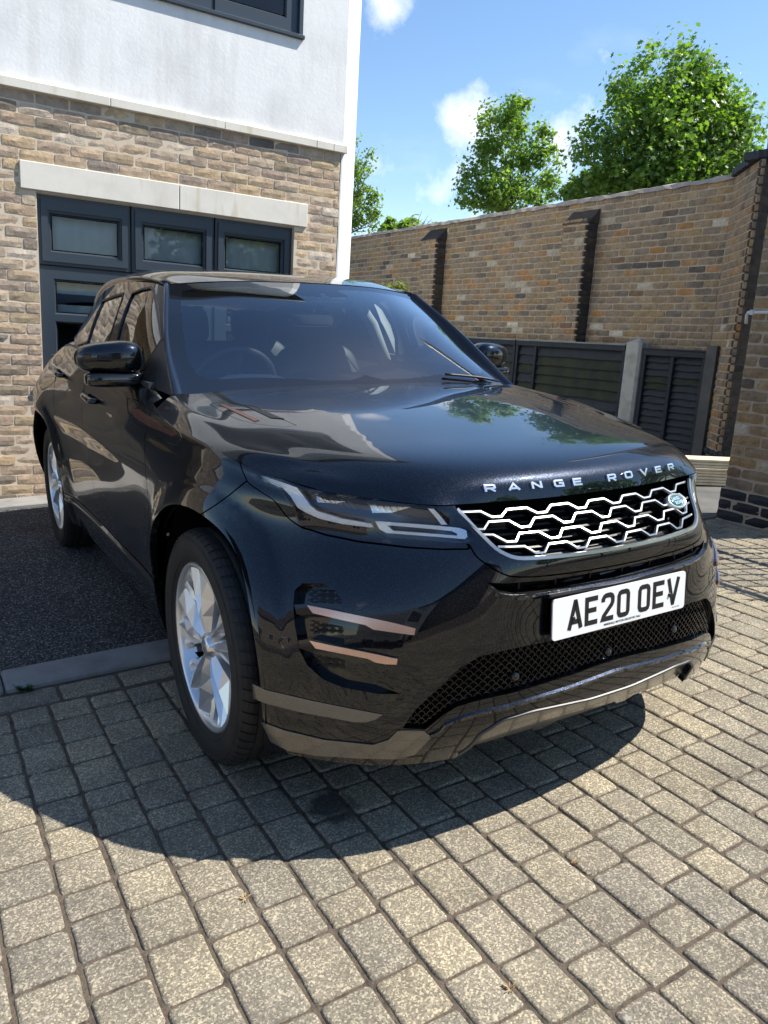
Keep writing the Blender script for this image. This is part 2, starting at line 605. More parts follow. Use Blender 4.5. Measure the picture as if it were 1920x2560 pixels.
M_HOUSE = principled('lamp_housing', (0.085, 0.105, 0.14), 0.3, 0.3)[0]
M_DISC = principled('brake_disc', (0.16, 0.16, 0.17), 0.4, 0.9)[0]
M_SEAT = noisy('seat_leather', (0.025, 0.026, 0.030), (0.040, 0.041, 0.045), 12, 0.55, 0.1, 90)
M_DASH = noisy('dashboard_plastic', (0.22, 0.245, 0.25), (0.28, 0.305, 0.31), 12, 0.6, 0.15, 260)
M_LINER = principled('roof_lining', (0.35, 0.36, 0.36), 0.9)[0]
M_PLATE = principled('plate_white', (0.80, 0.81, 0.81), 0.22, 0, 0.5, coat=0.4)[0]
M_BLACK = principled('black_print', (0.008, 0.008, 0.010), 0.35)[0]
M_GREEN = principled('badge_green', (0.01, 0.12, 0.075), 0.2, 0.2, 0.5, coat=1.0)[0]
def make_drl():
    m, t, b = principled('daylight_bar', (0.93, 0.95, 0.98), 0.42, 0.75, 0.6, coat=0.3)
    tcn = node(t, 'ShaderNodeTexCoord')
    v = node(t, 'ShaderNodeTexVoronoi', i_Scale=260.0)
    t.links.new(tcn.outputs['Object'], v.inputs['Vector'])
    bp = node(t, 'ShaderNodeBump', i_Strength=0.6, i_Distance=0.002)
    t.links.new(v.outputs['Distance'], bp.inputs['Height'])
    t.links.new(bp.outputs[0], b.inputs['Normal'])
    return m
M_DRL = make_drl()
# ---------------------------------------------------------------- the car
CAR = empty('suv')
props(CAR, 'glossy black SUV with silver wheels parked on the driveway in front of the house', 'car')
WB = 2.681

def row(xy, z):
    zz = z if hasattr(z, '__len__') else [z] * len(xy)
    return [(a, b, c) for (a, b), c in zip(xy, zz)]
BR = []
BR.append(row([(0, -.760), (.22, -.755), (.42, -.738), (.54, -.712), (.64, -.672), (.72, -.62), (.79, -.555), (.85, -.465), (.882, -.32), (.892, -.12), (.89, .1), (.88, .35), (.868, .62), (.866, 1.1), (.866, 1.7), (.872, 2.2), (.88, 2.68), (.86, 3.02), (.78, 3.2), (.5, 3.28), (0, 3.30)],
          [.24] * 9 + [.245] * 12))
BR.append(row([(0, -.825), (.22, -.818), (.42, -.79), (.54, -.753), (.64, -.705), (.725, -.645), (.80, -.57), (.86, -.475), (.90, -.335), (.915, -.12), (.912, .1), (.905, .35), (.888, .62), (.884, 1.1), (.884, 1.7), (.896, 2.2), (.915, 2.68), (.895, 3.05), (.80, 3.27), (.5, 3.37), (0, 3.40)], .34))
BR.append(row([(0, -.842), (.22, -.834), (.42, -.803), (.54, -.757), (.64, -.70), (.73, -.63), (.80, -.56), (.865, -.463), (.910, -.33), (.93, -.12), (.93, .1), (.92, .35), (.902, .62), (.897, 1.1), (.897, 1.7), (.912, 2.2), (.935, 2.68), (.92, 3.08), (.82, 3.32), (.5, 3.43), (0, 3.46)], .45))
BR.append(row([(0, -.832), (.22, -.824), (.42, -.798), (.54, -.745), (.64, -.685), (.73, -.61), (.80, -.538), (.862, -.443), (.908, -.31), (.934, -.12), (.94, .1), (.933, .35), (.913, .62), (.908, 1.1), (.908, 1.7), (.922, 2.2), (.945, 2.68), (.93, 3.1), (.83, 3.34), (.5, 3.46), (0, 3.49)], .56))
BR.append(row([(0, -.828), (.22, -.818), (.42, -.785), (.54, -.722), (.64, -.65), (.72, -.575), (.785, -.495), (.845, -.385), (.890, -.26), (.924, -.10), (.94, .1), (.94, .35), (.924, .62), (.919, 1.1), (.919, 1.7), (.931, 2.2), (.950, 2.68), (.93, 3.1), (.83, 3.33), (.5, 3.45), (0, 3.48)], .68))
BR.append(row([(0, -.826), (.22, -.812), (.40, -.765), (.50, -.692), (.59, -.612), (.67, -.525), (.745, -.42), (.81, -.295), (.865, -.18), (.905, -.06), (.93, .1), (.938, .35), (.932, .62), (.927, 1.1), (.927, 1.7), (.937, 2.2), (.952, 2.68), (.925, 3.1), (.82, 3.32), (.5, 3.43), (0, 3.46)],
          [.80, .80, .803, .81, .815, .82, .825, .825, .82, .81, .80, .80, .80, .80, .80, .80, .81, .82, .82, .82, .82]))
BR.append(row([(0, -.758), (.22, -.745), (.415, -.710), (.51, -.660), (.60, -.580), (.69, -.475), (.765, -.355), (.825, -.232), (.865, -.13), (.895, -.01), (.915, .13), (.926, .35), (.931, .62), (.931, 1.1), (.931, 1.7), (.935, 2.2), (.945, 2.68), (.915, 3.08), (.81, 3.29), (.5, 3.39), (0, 3.42)],
          [.87, .87, .872, .875, .882, .89, .90, .912, .92, .925, .928, .93, .93, .93, .94, .95, .96, .97, .97, .97, .97]))
shut = [(0, -.712, .919), (.22, -.702, .919), (.42, -.672, .920), (.52, -.648, .922), (.61, -.555, .926), (.705, -.432, .934), (.775, -.30, .951), (.825, -.16, .973), (.853, -.06, .992), (.868, .03, 1.008), (.878, .14, 1.016), (.885, .33, 1.026), (.868, .62, 1.075)]
belt = [(.855, 1.1, 1.125), (.853, 1.7, 1.16), (.842, 2.2, 1.185), (.812, 2.64, 1.195), (.76, 2.92, 1.19), (.68, 3.08, 1.19), (.45, 3.18, 1.2), (0, 3.22, 1.2)]
top_ = shut + belt
mid = []
for k in range(21):
    a = np.array(BR[-1][k]); b = np.array(top_[k])
    m_ = (a + b) / 2
    if k >= 12:
        m_[0] = a[0] * .35 + b[0] * .65 + .022 * (1 if k < 18 else 0.3)
        m_[2] = a[2] * .42 + b[2] * .58
    mid.append(tuple(m_))
BR.append(mid)
BR.append(top_)
ext = []
for k, p in enumerate(top_):
    if k <= 3: ext.append((p[0], p[1] + .02, p[2] + .03))
    elif k < 10: ext.append((p[0] - .02, p[1] + .02, p[2] + .022))
    elif k < 18: ext.append((p[0] - .034, p[1], p[2] + .016))
    else: ext.append((p[0], p[1] - .03, p[2] + .012))
BR.append(ext)

ARCH_R = 0.447
AZ = 0.378
def body_fx(p):
    p = p.copy()
    sx = np.sign(p[:, 0]); ax = np.abs(p[:, 0])
    k = np.clip((ax - .62) / .2, 0, 1)
    fl = np.zeros(len(p))
    for yc, amp in ((0.0, .022), (WB, .026)):
        r = np.hypot(p[:, 1] - yc, p[:, 2] - AZ)
        fl += amp * np.exp(-((r - .44) / .07) ** 2)
        fl += .004 / (1 + np.exp((r - .515) / .0035)) * (r > .3)
    # swage line along the doors
    zs = .945 + (p[:, 1] - .2) * .052
    win = 1 / (1 + np.exp(-(p[:, 1] - .28) / .06)) / (1 + np.exp((p[:, 1] - 2.75) / .15))
    fl += win * .011 * np.exp(-np.abs(p[:, 2] - zs) / .028)
    # sill step
    ws = 1 / (1 + np.exp(-(p[:, 1] - .52) / .02)) / (1 + np.exp((p[:, 1] - 2.25) / .03))
    fl += ws * .012 / (1 + np.exp((p[:, 2] - .40) / .006))
    p[:, 0] += sx * k * fl
    return p
BODY = Surf(BR, True, body_fx)
BODY.sgn = 1 if BODY.nrm([BODY.U[13]], [BODY.V[4]])[0][0] > 0 else -1
vS = BODY.V[8]; uA = BODY.U[12]

HR = [
 [(0, -.712, .922), (.22, -.702, .922), (.42, -.672, .923), (.52, -.645, .925), (.60, -.565, .928), (.66, -.495, .932), (.705, -.432, .936)],
 [(0, -.698, .958), (.22, -.688, .958), (.42, -.655, .957), (.53, -.600, .957), (.63, -.500, .956), (.70, -.405, .958), (.745, -.355, .946)],
 [(0, -.665, .990), (.22, -.655, .990), (.43, -.612, .988), (.55, -.530, .986), (.66, -.400, .980), (.745, -.285, .976), (.785, -.270, .957)],
 [(0, -.585, 1.017), (.23, -.575, 1.017), (.45, -.525, 1.013), (.58, -.425, 1.008), (.70, -.280, 1.000), (.790, -.180, .995), (.826, -.155, .975)],
 [(0, -.385, 1.046), (.24, -.375, 1.045), (.46, -.325, 1.040), (.61, -.240, 1.033), (.745, -.110, 1.022), (.830, -.010, 1.018), (.864, .010, 1.004)],
 [(0, -.06, 1.082), (.25, -.05, 1.081), (.48, -.01, 1.076), (.64, .06, 1.068), (.77, .14, 1.058), (.842, .20, 1.050), (.880, .20, 1.018)],
 [(0, .28, 1.110), (.25, .28, 1.109), (.50, .30, 1.103), (.65, .33, 1.096), (.77, .38, 1.083), (.838, .41, 1.070), (.882, .40, 1.031)],
 [(0, .575, 1.124), (.25, .575, 1.123), (.50, .565, 1.117), (.64, .565, 1.110), (.75, .575, 1.103), (.812, .590, 1.092), (.872, .555, 1.053)],
]
def hood_fx(p):
    p = p.copy()
    ax = np.abs(p[:, 0])
    xc = .425 + (.58 - p[:, 1]) * .085
    d = ax - xc
    fade = 1 / (1 + np.exp(-(p[:, 1] + .36) / .05))
    p[:, 2] -= fade * .055 * np.where(d > 0, d, 0) * np.exp(-np.maximum(d, 0) / .14)
    # soft fold over the badge letters
    return p
HOOD = Surf(HR, True, hood_fx)
HOOD.sgn = 1 if HOOD.nrm([.3], [HOOD.V[5]])[0][2] > 0 else -1

def B(a, b): return (80 + a * 620 / 1659, 640 + b * 620 / 1659)
def A(a, b): return (80 + a * 620 / 1429, 1000 + b * 620 / 1429)
def D(a, b): return (400 + a * 920 / 1659, 660 + b * 920 / 1659)
def E_(a, b): return (500 + a * 740 / 1659, 1150 + b * 740 / 1659)
def Fq(a, b): return (1040 + a * 800 / 1659, 1100 + b * 800 / 1659)
def H_(a, b): return (560 + a * 700 / 1659, 1130 + b * 700 / 1659)
def trace(S, pts, conv, sm=0, closed=True, side=-1):
    q = []
    if closed or len(pts) > 3:      # finer outline
        P_ = []
        m_ = len(pts)
        for i in range(m_ if closed else m_ - 1):
            a, b = pts[i], pts[(i + 1) % m_]
            n_ = max(1, int(math.hypot(b[0] - a[0], b[1] - a[1]) / 60))
            for k in range(n_): P_.append((a[0] + (b[0] - a[0]) * k / n_, a[1] + (b[1] - a[1]) * k / n_))
        if not closed: P_.append(pts[-1])
        pts = P_
    for p in pts:
        r = S.px(*conv(*p), side=side)
        if r is None:
            continue
        q.append(r)
    return smooth_poly(q, sm, closed) if sm else q

# openings ----------------------------------------------------------------
def arch(yc, r=ARCH_R, n=48):
    P = []
    for i in range(n + 1):
        a = math.radians(-32) + i / n * math.radians(244)
        y = yc + r * math.cos(a); z = AZ + r * math.sin(a)
        P.append((y, z))
    return P
def arch_uv(yc):
    P = [BODY.side(y, z) for y, z in arch(yc) if z > .262]
    u0, u1 = P[0][0], P[-1][0]
    return P + [(u1, -.05), (u0, -.05)]
A_F = arch_uv(0.0); A_R = arch_uv(WB)

grille_xz = [(-.02, .79), (.2, .791), (.33, .797), (.365, .805), (.39, .822), (.41, .85), (.452, .905), (.465, .94), (-.02, .94)]
vTop = BODY.V[-1]
def fr(pts, S=BODY):
    o = []
    for x, z in pts:
        if x <= 0:
            v = S.front(0.001, z)[1]; o.append((x, v))
        else: o.append(S.front(x, z))
    return o
G_UV = fr(grille_xz[:7]) + [(BODY.front(.452, .905)[0] + .012, vTop + .05), (-.02, vTop + .05)]
HL_UV = trace(BODY, [(190, 128), (330, 158), (500, 212), (700, 250), (1000, 296), (1255, 322), (1345, 435), (1440, 448), (1490, 500), (1478, 530), (1400, 541), (940, 502), (880, 455), (700, 432), (590, 408), (450, 368), (395, 315), (345, 225), (250, 185)], H_)
LG_UV = trace(BODY, [(1020, 975), (690, 1043), (500, 1082), (330, 1122), (230, 1180), (100, 1300), (0, 1395)], Fq, closed=False) + trace(BODY, [(1150, 1480), (1135, 1503), (1262, 1512)], E_, closed=False) + trace(BODY, [(150, 1420), (210, 1385), (300, 1356), (500, 1312), (800, 1220), (1015, 1142)], Fq, closed=False)
LG_UV = [(-.02, LG_UV[0][1])] + [q for q in LG_UV if q[0] > .03] + [(-.02, LG_UV[-1][1])]
IN_UV = trace(BODY, [(522, 800), (530, 730), (575, 690), (680, 692), (750, 720), (792, 780), (806, 900), (815, 1185), (1000, 1265), (1128, 1312), (1000, 1312), (800, 1275), (690, 1230), (600, 1150), (555, 1060), (530, 920)], E_)
SL_UV = fr([(-.02, .735), (.25, .735), (.38, .738), (.425, .742), (.40, .722), (.36, .712), (.2, .706), (-.02, .705)])
LIPPX = trace(BODY, [(1398, 1684), (1450, 1650), (1510, 1608)], E_, closed=False) + trace(BODY, [(330, 1530), (450, 1452), (600, 1408), (740, 1378), (900, 1343)], Fq, closed=False)
LIPPX = [q for q in LIPPX if q[0] > .02]
LIPLINE = smooth_poly(LIPPX + [(0.0, LIPPX[-1][1])], 3)
LC_UV = LIPLINE[:-1] + [(-.02, LIPLINE[-1][1]), (-.02, -.05), (LIPLINE[0][0], -.05)]
# shut lines ----------------------------------------------------------------
def sy(pts): return [BODY.side(y, z) for y, z in pts]
gaps = []
gw = .0045
gaps.append(band(smooth_poly(trace(BODY, [(60, 10), (95, 60), (135, 170), (200, 222), (300, 290), (370, 380), (450, 440), (600, 490), (800, 531), (1100, 566), (1300, 577), (1450, 573), (1442, 543)], H_, closed=False), 3), gw * 1.4))
g2 = trace(BODY, [(1450, 545), (1485, 605), (1540, 655), (1590, 670)], H_, closed=False)
g2 = [g2[0], g2[1], g2[2]] + fr([(.385, .762), (.34, .752), (.2, .746), (0.0, .745)]) + [(-.02, fr([(0, .745)])[0][1])]
gaps.append(band(smooth_poly(g2, 3), gw))
gaps.append(band(smooth_poly([BODY.px(500, 1288), BODY.px(540, 1262), BODY.px(585, 1228), BODY.px(617, 1203)], 3), gw))
gaps.append(band(smooth_poly([(BODY.side(.585, 1.075)[0], vTop + .02)] + sy([(.56, 1.06), (.515, 1.0), (.49, .93), (.478, .85), (.478, .70), (.488, .60), (.51, .50), (.53, .40), (.54, .22)]), 3), gw))
gaps.append(band(smooth_poly(sy([(.51, .415), (1.0, .412), (1.7, .412), (2.22, .418), (2.26, .43)]), 3), gw * 1.5))
gaps.append(band(smooth_poly([(BODY.side(1.64, 1.15)[0], vTop + .02)] + sy([(1.635, 1.1), (1.60, .95), (1.575, .8), (1.565, .6), (1.57, .40)]), 3), gw))
gaps.append(band(smooth_poly([(BODY.side(2.42, 1.15)[0], vTop + .02)] + sy([(2.40, 1.12), (2.36, 1.0), (2.26, .86), (2.22, .78)]), 3), gw))
gaps.append(band(smooth_poly(sy([(3.00, .64), (3.12, .70), (3.2, .78), (3.22, .85)]), 3), gw))
# lower bumper strips
cutters = [A_F, A_R, G_UV, HL_UV, LG_UV, IN_UV, SL_UV, LC_UV]
hood_cut = [(-.02, vS), *[(BODY.U[k], vS) for k in range(1, 12)], (uA - .03, vS), (uA - .012, vTop + .05), (-.02, vTop + .05)]
polys = cutters + gaps + [hood_cut]
Umax = BODY.U[-1]
def keepf(U, V):
    k = (V >= 0) & (V <= vTop) & (U >= 0) & (U <= Umax)
    for p in polys: k &= ~inside_np(p, U, V)
    return np.where(k, 0, -1)
frame_ = [(0, 0), (Umax, 0), (Umax, vTop), (0, vTop)]
Vb, Fb, Lb = cdt([frame_] + polys, keepf, .022, (0, Umax, 0, vTop))
comps = components(Fb, Lb, len(Vb))
def where(comp):
    q = Fb[comp].ravel(); p = BODY.pos(Vb[q, 0], Vb[q, 1])
    return p.mean(0), p.min(0), p.max(0)
for c in sorted(comps, key=lambda c: -len(c)):
    if len(c) < 12: continue
    m_, lo, hi = where(c)
    F_ = Fb[c]
    if lo[0] < .02 and lo[1] < -.5:
        nm = 'front_bumper' if lo[2] < .4 else 'grille_surround'
        link(nm, sheet(BODY, Vb, F_, both=True, lip=.022), M_PAINT, CAR)
        continue
    if hi[1] < .6 and hi[2] > .8: nm = 'front_wing' if hi[1] > .2 else 'headlight_surround'
    elif m_[2] < .42 and hi[2] < .6: nm = 'sill'
    elif hi[1] < 1.7: nm = 'front_door'
    elif hi[1] < 2.5: nm = 'rear_door'
    elif lo[0] < .1 and lo[2] < .4: nm = 'rear_bumper'
    else: nm = 'rear_quarter_panel'
    both = lo[0] < .05
    if both: link(nm, sheet(BODY, Vb, F_, both=True, lip=.02), M_PAINT, CAR)
    else:
        for mir in (True, False):
            link(nm, sheet(BODY, Vb, F_, mirror=mir, lip=.02), M_PAINT, CAR)
# dark shell under the panels so that gaps read as shadow
Vg, Fg, Lg = cdt([frame_, A_F, A_R, LG_UV, G_UV, IN_UV], lambda U, V: np.where((U >= 0) & (V >= 0) & ~inside_np(A_F, U, V) & ~inside_np(A_R, U, V) & ~inside_np(G_UV, U, V) & ~inside_np(LG_UV, U, V) & ~inside_np(IN_UV, U, V), 0, -1), .06, (0, Umax, 0, vTop))
link('inner_shell', sheet(BODY, Vg, Fg[Lg >= 0], off=-.045, both=True, lip=0), M_VOID, CAR)

# bonnet ---------------------------------------------------------------------
UH, VH = HOOD.U[-1], HOOD.V[-1]
vent_o = [HOOD.px(*B(*p)) for p in [(1190, 990), (1260, 978), (1330, 985)]] + [HOOD.px(*D(*p)) for p in [(420, 640), (615, 728), (560, 735), (440, 722)]] + [HOOD.px(*B(*p)) for p in [(1400, 1100), (1300, 1060)]]
vent_o = [q for q in vent_o if q]
fr_h = [(0, 0), (UH, 0), (UH, VH), (0, VH)]
vent_b = band(vent_o + [vent_o[0]], .0028)
Vh, Fh, Lh = cdt([fr_h, vent_b], lambda U, V: np.where((U >= 0) & (V >= 0) & (U <= UH) & (V <= VH) & ~inside_np(vent_b, U, V), 0, -1), .022, (0, UH, 0, VH))
hc = sorted(components(Fh, Lh, len(Vh)), key=len)
link('bonnet', sheet(HOOD, Vh, Fh[hc[-1]], both=True, lip=.025), M_PAINT, CAR)
if len(hc) > 1 and len(hc[-2]) > 5:
    for mir in (True, False):
        link('bonnet_vent', sheet(HOOD, Vh, Fh[hc[-2]], mirror=mir, lip=.01), M_PAINT, CAR)
Vh2, Fh2, Lh2 = cdt([fr_h], lambda U, V: np.zeros(len(U), int), .08, (0, UH, 0, VH))
link('inner_bonnet', sheet(HOOD, Vh2, Fh2, off=-.03, both=True, lip=0), M_VOID, CAR)
slot = [HOOD.px(*B(*p)) for p in [(1250, 995), (1300, 1000), (1520, 1100), (1490, 1108)]]
slot2 = [HOOD.px(*D(*p)) for p in [(385, 642), (430, 648), (560, 700), (500, 695)]]
for q, mt, nm in ((slot, M_COPPERD, 'vent_inlay'), (slot2, M_PLAST, 'vent_slot')):
    if all(q):
        for mir in (True, False):
            link(nm, patch(HOOD, q, off=.002, lip=.004, mirror=mir), mt, CAR)

# glasshouse -------------------------------------------------------------------
WR = [
 [(0, .54, 1.105), (.25, .542, 1.105), (.48, .545, 1.100), (.66, .552, 1.092), (.765, .575, 1.085)],
 [(0, .672, 1.262), (.24, .684, 1.259), (.45, .716, 1.250), (.62, .765, 1.238), (.722, .815, 1.228)],
 [(0, .850, 1.415), (.23, .866, 1.412), (.42, .910, 1.404), (.57, .972, 1.391), (.670, 1.018, 1.378)],
 [(0, 1.075, 1.530), (.22, 1.088, 1.528), (.39, 1.120, 1.522), (.52, 1.165, 1.512), (.613, 1.205, 1.505)],
]
WS = Surf(WR, True); WS.sgn = 1 if WS.nrm([.3], [.3])[0][2] > 0 else -1
RR = [
 [(0, 1.078, 1.534), (.22, 1.091, 1.532), (.39, 1.123, 1.526), (.52, 1.168, 1.517), (.613, 1.208, 1.508)],
 [(0, 1.30, 1.572), (.24, 1.31, 1.571), (.42, 1.33, 1.564), (.55, 1.36, 1.552), (.632, 1.39, 1.530)],
 [(0, 1.70, 1.603), (.25, 1.70, 1.602), (.44, 1.71, 1.594), (.575, 1.72, 1.577), (.645, 1.74, 1.546)],
 [(0, 2.25, 1.598), (.25, 2.25, 1.597), (.44, 2.25, 1.588), (.57, 2.25, 1.568), (.635, 2.25, 1.535)],
 [(0, 2.72, 1.556), (.25, 2.72, 1.554), (.42, 2.71, 1.544), (.54, 2.70, 1.518), (.600, 2.68, 1.476)],
 [(0, 3.20, 1.480), (.25, 3.19, 1.476), (.40, 3.16, 1.460), (.50, 3.12, 1.432), (.550, 3.05, 1.398)],
]
ROOF = Surf(RR, True); ROOF.sgn = 1 if ROOF.nrm([.3], [.6])[0][2] > 0 else -1
SR = [   # side glass: rows from belt to rail, columns front to rear
 [(.800, .600, 1.095), (.832, .85, 1.118), (.828, 1.15, 1.142), (.822, 1.65, 1.172), (.812, 2.2, 1.200), (.788, 2.62, 1.210), (.738, 2.90, 1.205), (.66, 3.08, 1.205)],
 [(.768, .76, 1.215), (.790, .97, 1.250), (.785, 1.25, 1.272), (.780, 1.68, 1.295), (.765, 2.16, 1.305), (.732, 2.56, 1.300), (.686, 2.86, 1.280), (.62, 3.06, 1.265)],
 [(.712, .96, 1.355), (.728, 1.12, 1.385), (.728, 1.36, 1.408), (.724, 1.71, 1.424), (.706, 2.16, 1.425), (.672, 2.55, 1.402), (.630, 2.84, 1.355), (.58, 3.03, 1.325)],
 [(.638, 1.185, 1.494), (.650, 1.27, 1.508), (.655, 1.45, 1.520), (.657, 1.74, 1.532), (.643, 2.20, 1.525), (.606, 2.64, 1.480), (.574, 2.90, 1.425), (.545, 3.03, 1.395)],
]
SIDE = Surf(SR, False); SIDE.sgn = 1 if SIDE.nrm([.8], [.3])[0][0] > 0 else -1

def whole(S): 
    a, b = S.U[-1], S.V[-1]
    return [(0, 0), (a, 0), (a, b), (0, b)]
def cut(S, polys, step, sel):
    V, F, lab = cdt([whole(S)] + polys, sel, step, (0, S.U[-1], 0, S.V[-1]))
    return V, F, lab
ROOFV = cut(ROOF, [], .05, lambda U, V: np.zeros(len(U), int))
link('roof', sheet(ROOF, ROOFV[0], ROOFV[1], both=True, lip=.02), M_PAINT, CAR)
link('roof_lining', sheet(ROOF, ROOFV[0], ROOFV[1], off=-.03, both=True, lip=0), M_LINER, CAR)
# windscreen: clear part with rounded corners inside the black frit
UW, VW = WS.U[-1], WS.V[-1]
clear = smooth_poly([(-.02, .082), (UW - .26, .082), (UW - .10, .095), (UW - .055, .17), (UW - .048, VW * .5), (UW - .052, VW - .10), (UW - .12, VW - .055), (.14, VW - .05), (.13, VW - .12), (.03, VW - .135), (-.02, VW - .135)], 4, True)
Vw, Fw, Lw = cut(WS, [clear], .04, lambda U, V: np.where(inside_np(clear, U, V), 1, 0))
link('windscreen', sheet(WS, Vw, Fw[Lw == 1], both=True, lip=0), M_GLASS, CAR)
link('windscreen_border', sheet(WS, Vw, Fw[Lw == 0], both=True, lip=.006), M_FRIT, CAR)
US, VSd = SIDE.U[-1], SIDE.V[-1]
def sp(y, z): return SIDE.side(y, z)
cutv = [  # side windows in (y,z)
 [(1.00, 1.150), (1.52, 1.180), (1.60, 1.30), (1.645, 1.42), (1.655, 1.488), (1.42, 1.483), (1.30, 1.462), (1.22, 1.42), (1.08, 1.28), (.95, 1.165)],
 [(1.66, 1.190), (2.36, 1.216), (2.42, 1.30), (2.44, 1.40), (2.43, 1.455), (2.25, 1.480), (1.78, 1.490), (1.735, 1.42), (1.69, 1.30)],
 [(2.46, 1.222), (2.88, 1.225), (2.80, 1.32), (2.66, 1.40), (2.52, 1.44), (2.50, 1.36)],
]
def tr_s(pts): return [q for q in (SIDE.px(*B(*p)) for p in pts) if q]
w_f = tr_s([(672, 250), (735, 222), (798, 210), (815, 228), (835, 340), (852, 450), (868, 560)]) + [sp(.93, 1.150), sp(1.0, 1.150), sp(1.25, 1.160), sp(1.52, 1.178)] + tr_s([(560, 590), (585, 480), (625, 360)])
w_r = tr_s([(474, 300), (540, 272), (612, 250), (600, 300), (560, 420), (525, 530)]) + [sp(1.63, 1.188), sp(2.0, 1.200), sp(2.28, 1.212)] + tr_s([(372, 575), (400, 480), (435, 385)])
wp = [w_f, w_r, [sp(*q) for q in cutv[2]]]
Vs, Fs, Ls = cut(SIDE, wp, .04, lambda U, V: np.select([inside_np(wp[0], U, V), inside_np(wp[1], U, V), inside_np(wp[2], U, V), U < .17 - V * .10], [1, 2, 3, 4], 0))
for mir in (True, False):
    link('window_frame', sheet(SIDE, Vs, Fs[Ls == 0], mirror=mir, lip=.012), M_GLOSS, CAR)
    link('sail_panel', sheet(SIDE, Vs, Fs[Ls == 4], mirror=mir, lip=.012), M_PLAST, CAR)
    for k, nm in ((1, 'front_side_window'), (2, 'rear_side_window'), (3, 'quarter_window')):
        V_, F_, L_ = cdt([wp[k - 1]], lambda U, V, k=k: np.where(inside_np(wp[k - 1], U, V), 0, -1), .05, (0, US, 0, VSd))
        link(nm, sheet(SIDE, V_, F_[L_ >= 0], off=-.005, mirror=mir, lip=0), M_SGLASS, CAR)
# A pillar: painted strip between windscreen and side frame
for s in (-1, 1):
    mb = MB()
    ws_e = WS.pos(np.full(12, UW), np.linspace(0, VW, 12)); sd_e = SIDE.pos(np.zeros(12), np.linspace(0, VSd, 12))
    vs = []; fs = []
    for i in range(12):
        a, b = ws_e[i], sd_e[i]
        m_ = (a + b) / 2 + np.array([.010, -.010, .010])
        q = [a, a * .6 + m_ * .4 + [.002, -.003, .004], m_, b * .6 + m_ * .4 + [.004, -.001, .002], b]
        vs += [(s * p[0], p[1], p[2]) for p in q]
    for i in range(11):
        for k in range(4):
            f = (i * 5 + k, i * 5 + k + 1, (i + 1) * 5 + k + 1, (i + 1) * 5 + k)
            fs.append(f if s < 0 else f[::-1])
    mb.add(vs, fs, 0, True)
    mb.build('windscreen_pillar', M_GLOSS, CAR)
# roof side rail
for s in (-1, 1):
    mb = MB()
    re = ROOF.pos(np.full(24, ROOF.U[-1]), np.linspace(0, ROOF.V[-1], 24))
    mb.tube([(s * (p[0] + .003), p[1], p[2] - .004) for p in re], .014, 8)
    mb.build('roof_rail_trim', M_PAINT, CAR)
# tailgate and rear window (behind, simple but closed)
mb = MB()
pts = []
for x in (-.56, -.3, 0, .3, .56):
    pts.append([(x * .97, 3.06 + .14 * (1 - abs(x) / .56), 1.40 + .06 * (1 - abs(x) / .56)), (x * 1.12, 3.15 + .08 * (1 - abs(x) / .56), 1.28), (x * 1.2, 3.17 + .05 * (1 - abs(x) / .56), 1.19)])
vs = [p for c in pts for p in c]; fs = []
for i in range(4):
    for k in range(2):
        fs.append((i * 3 + k, i * 3 + k + 1, (i + 1) * 3 + k + 1, (i + 1) * 3 + k))
mb.add(vs, fs, 0, True).build('rear_window', M_SGLASS, CAR)
# ---------------------------------------------------------------- car details
def rib(S, pts, w_, h_, off, closed=False, both=True, taper=None):
    """a bar of trapezoid section running along parameter points on S"""
    A_ = np.array(pts, float)
    P = S.pos(A_[:, 0], A_[:, 1]); Nn = S.nrm(A_[:, 0], A_[:, 1])
    n = len(P)
    sets = []
    vs = []; fs = []
    for i in range(n):
        a = P[(i - 1) % n] if (closed or i > 0) else P[i]; b = P[(i + 1) % n] if (closed or i < n - 1) else P[i]
        t = b - a; t /= np.linalg.norm(t) + 1e-12
        s_ = np.cross(Nn[i], t); s_ /= np.linalg.norm(s_) + 1e-12
        ww = w_ * (taper[i] if taper is not None else 1)
        c = P[i] + Nn[i] * off
        vs += [c - s_ * ww / 2, c - s_ * ww * .36 + Nn[i] * h_, c + s_ * ww * .36 + Nn[i] * h_, c + s_ * ww / 2]
    for i in range(n if closed else n - 1):
        j = (i + 1) % n
        for k in range(3):
            fs.append((i * 4 + k, i * 4 + k + 1, j * 4 + k + 1, j * 4 + k))
    if not closed:
        fs += [(0, 1, 2, 3), ((n - 1) * 4 + 3, (n - 1) * 4 + 2, (n - 1) * 4 + 1, (n - 1) * 4)]
    return vs, fs
def mirror_v(vs): return [(-p[0], p[1], p[2]) for p in vs]
def add_rib(mb, S, pts, w_, h_, off, both=True, closed=False, right=False, taper=None):
    vs, fs = rib(S, pts, w_, h_, off, closed, taper=taper)
    if not right: mb.add(vs, fs)
    if both or right: mb.add(mirror_v(vs), [f[::-1] for f in fs])

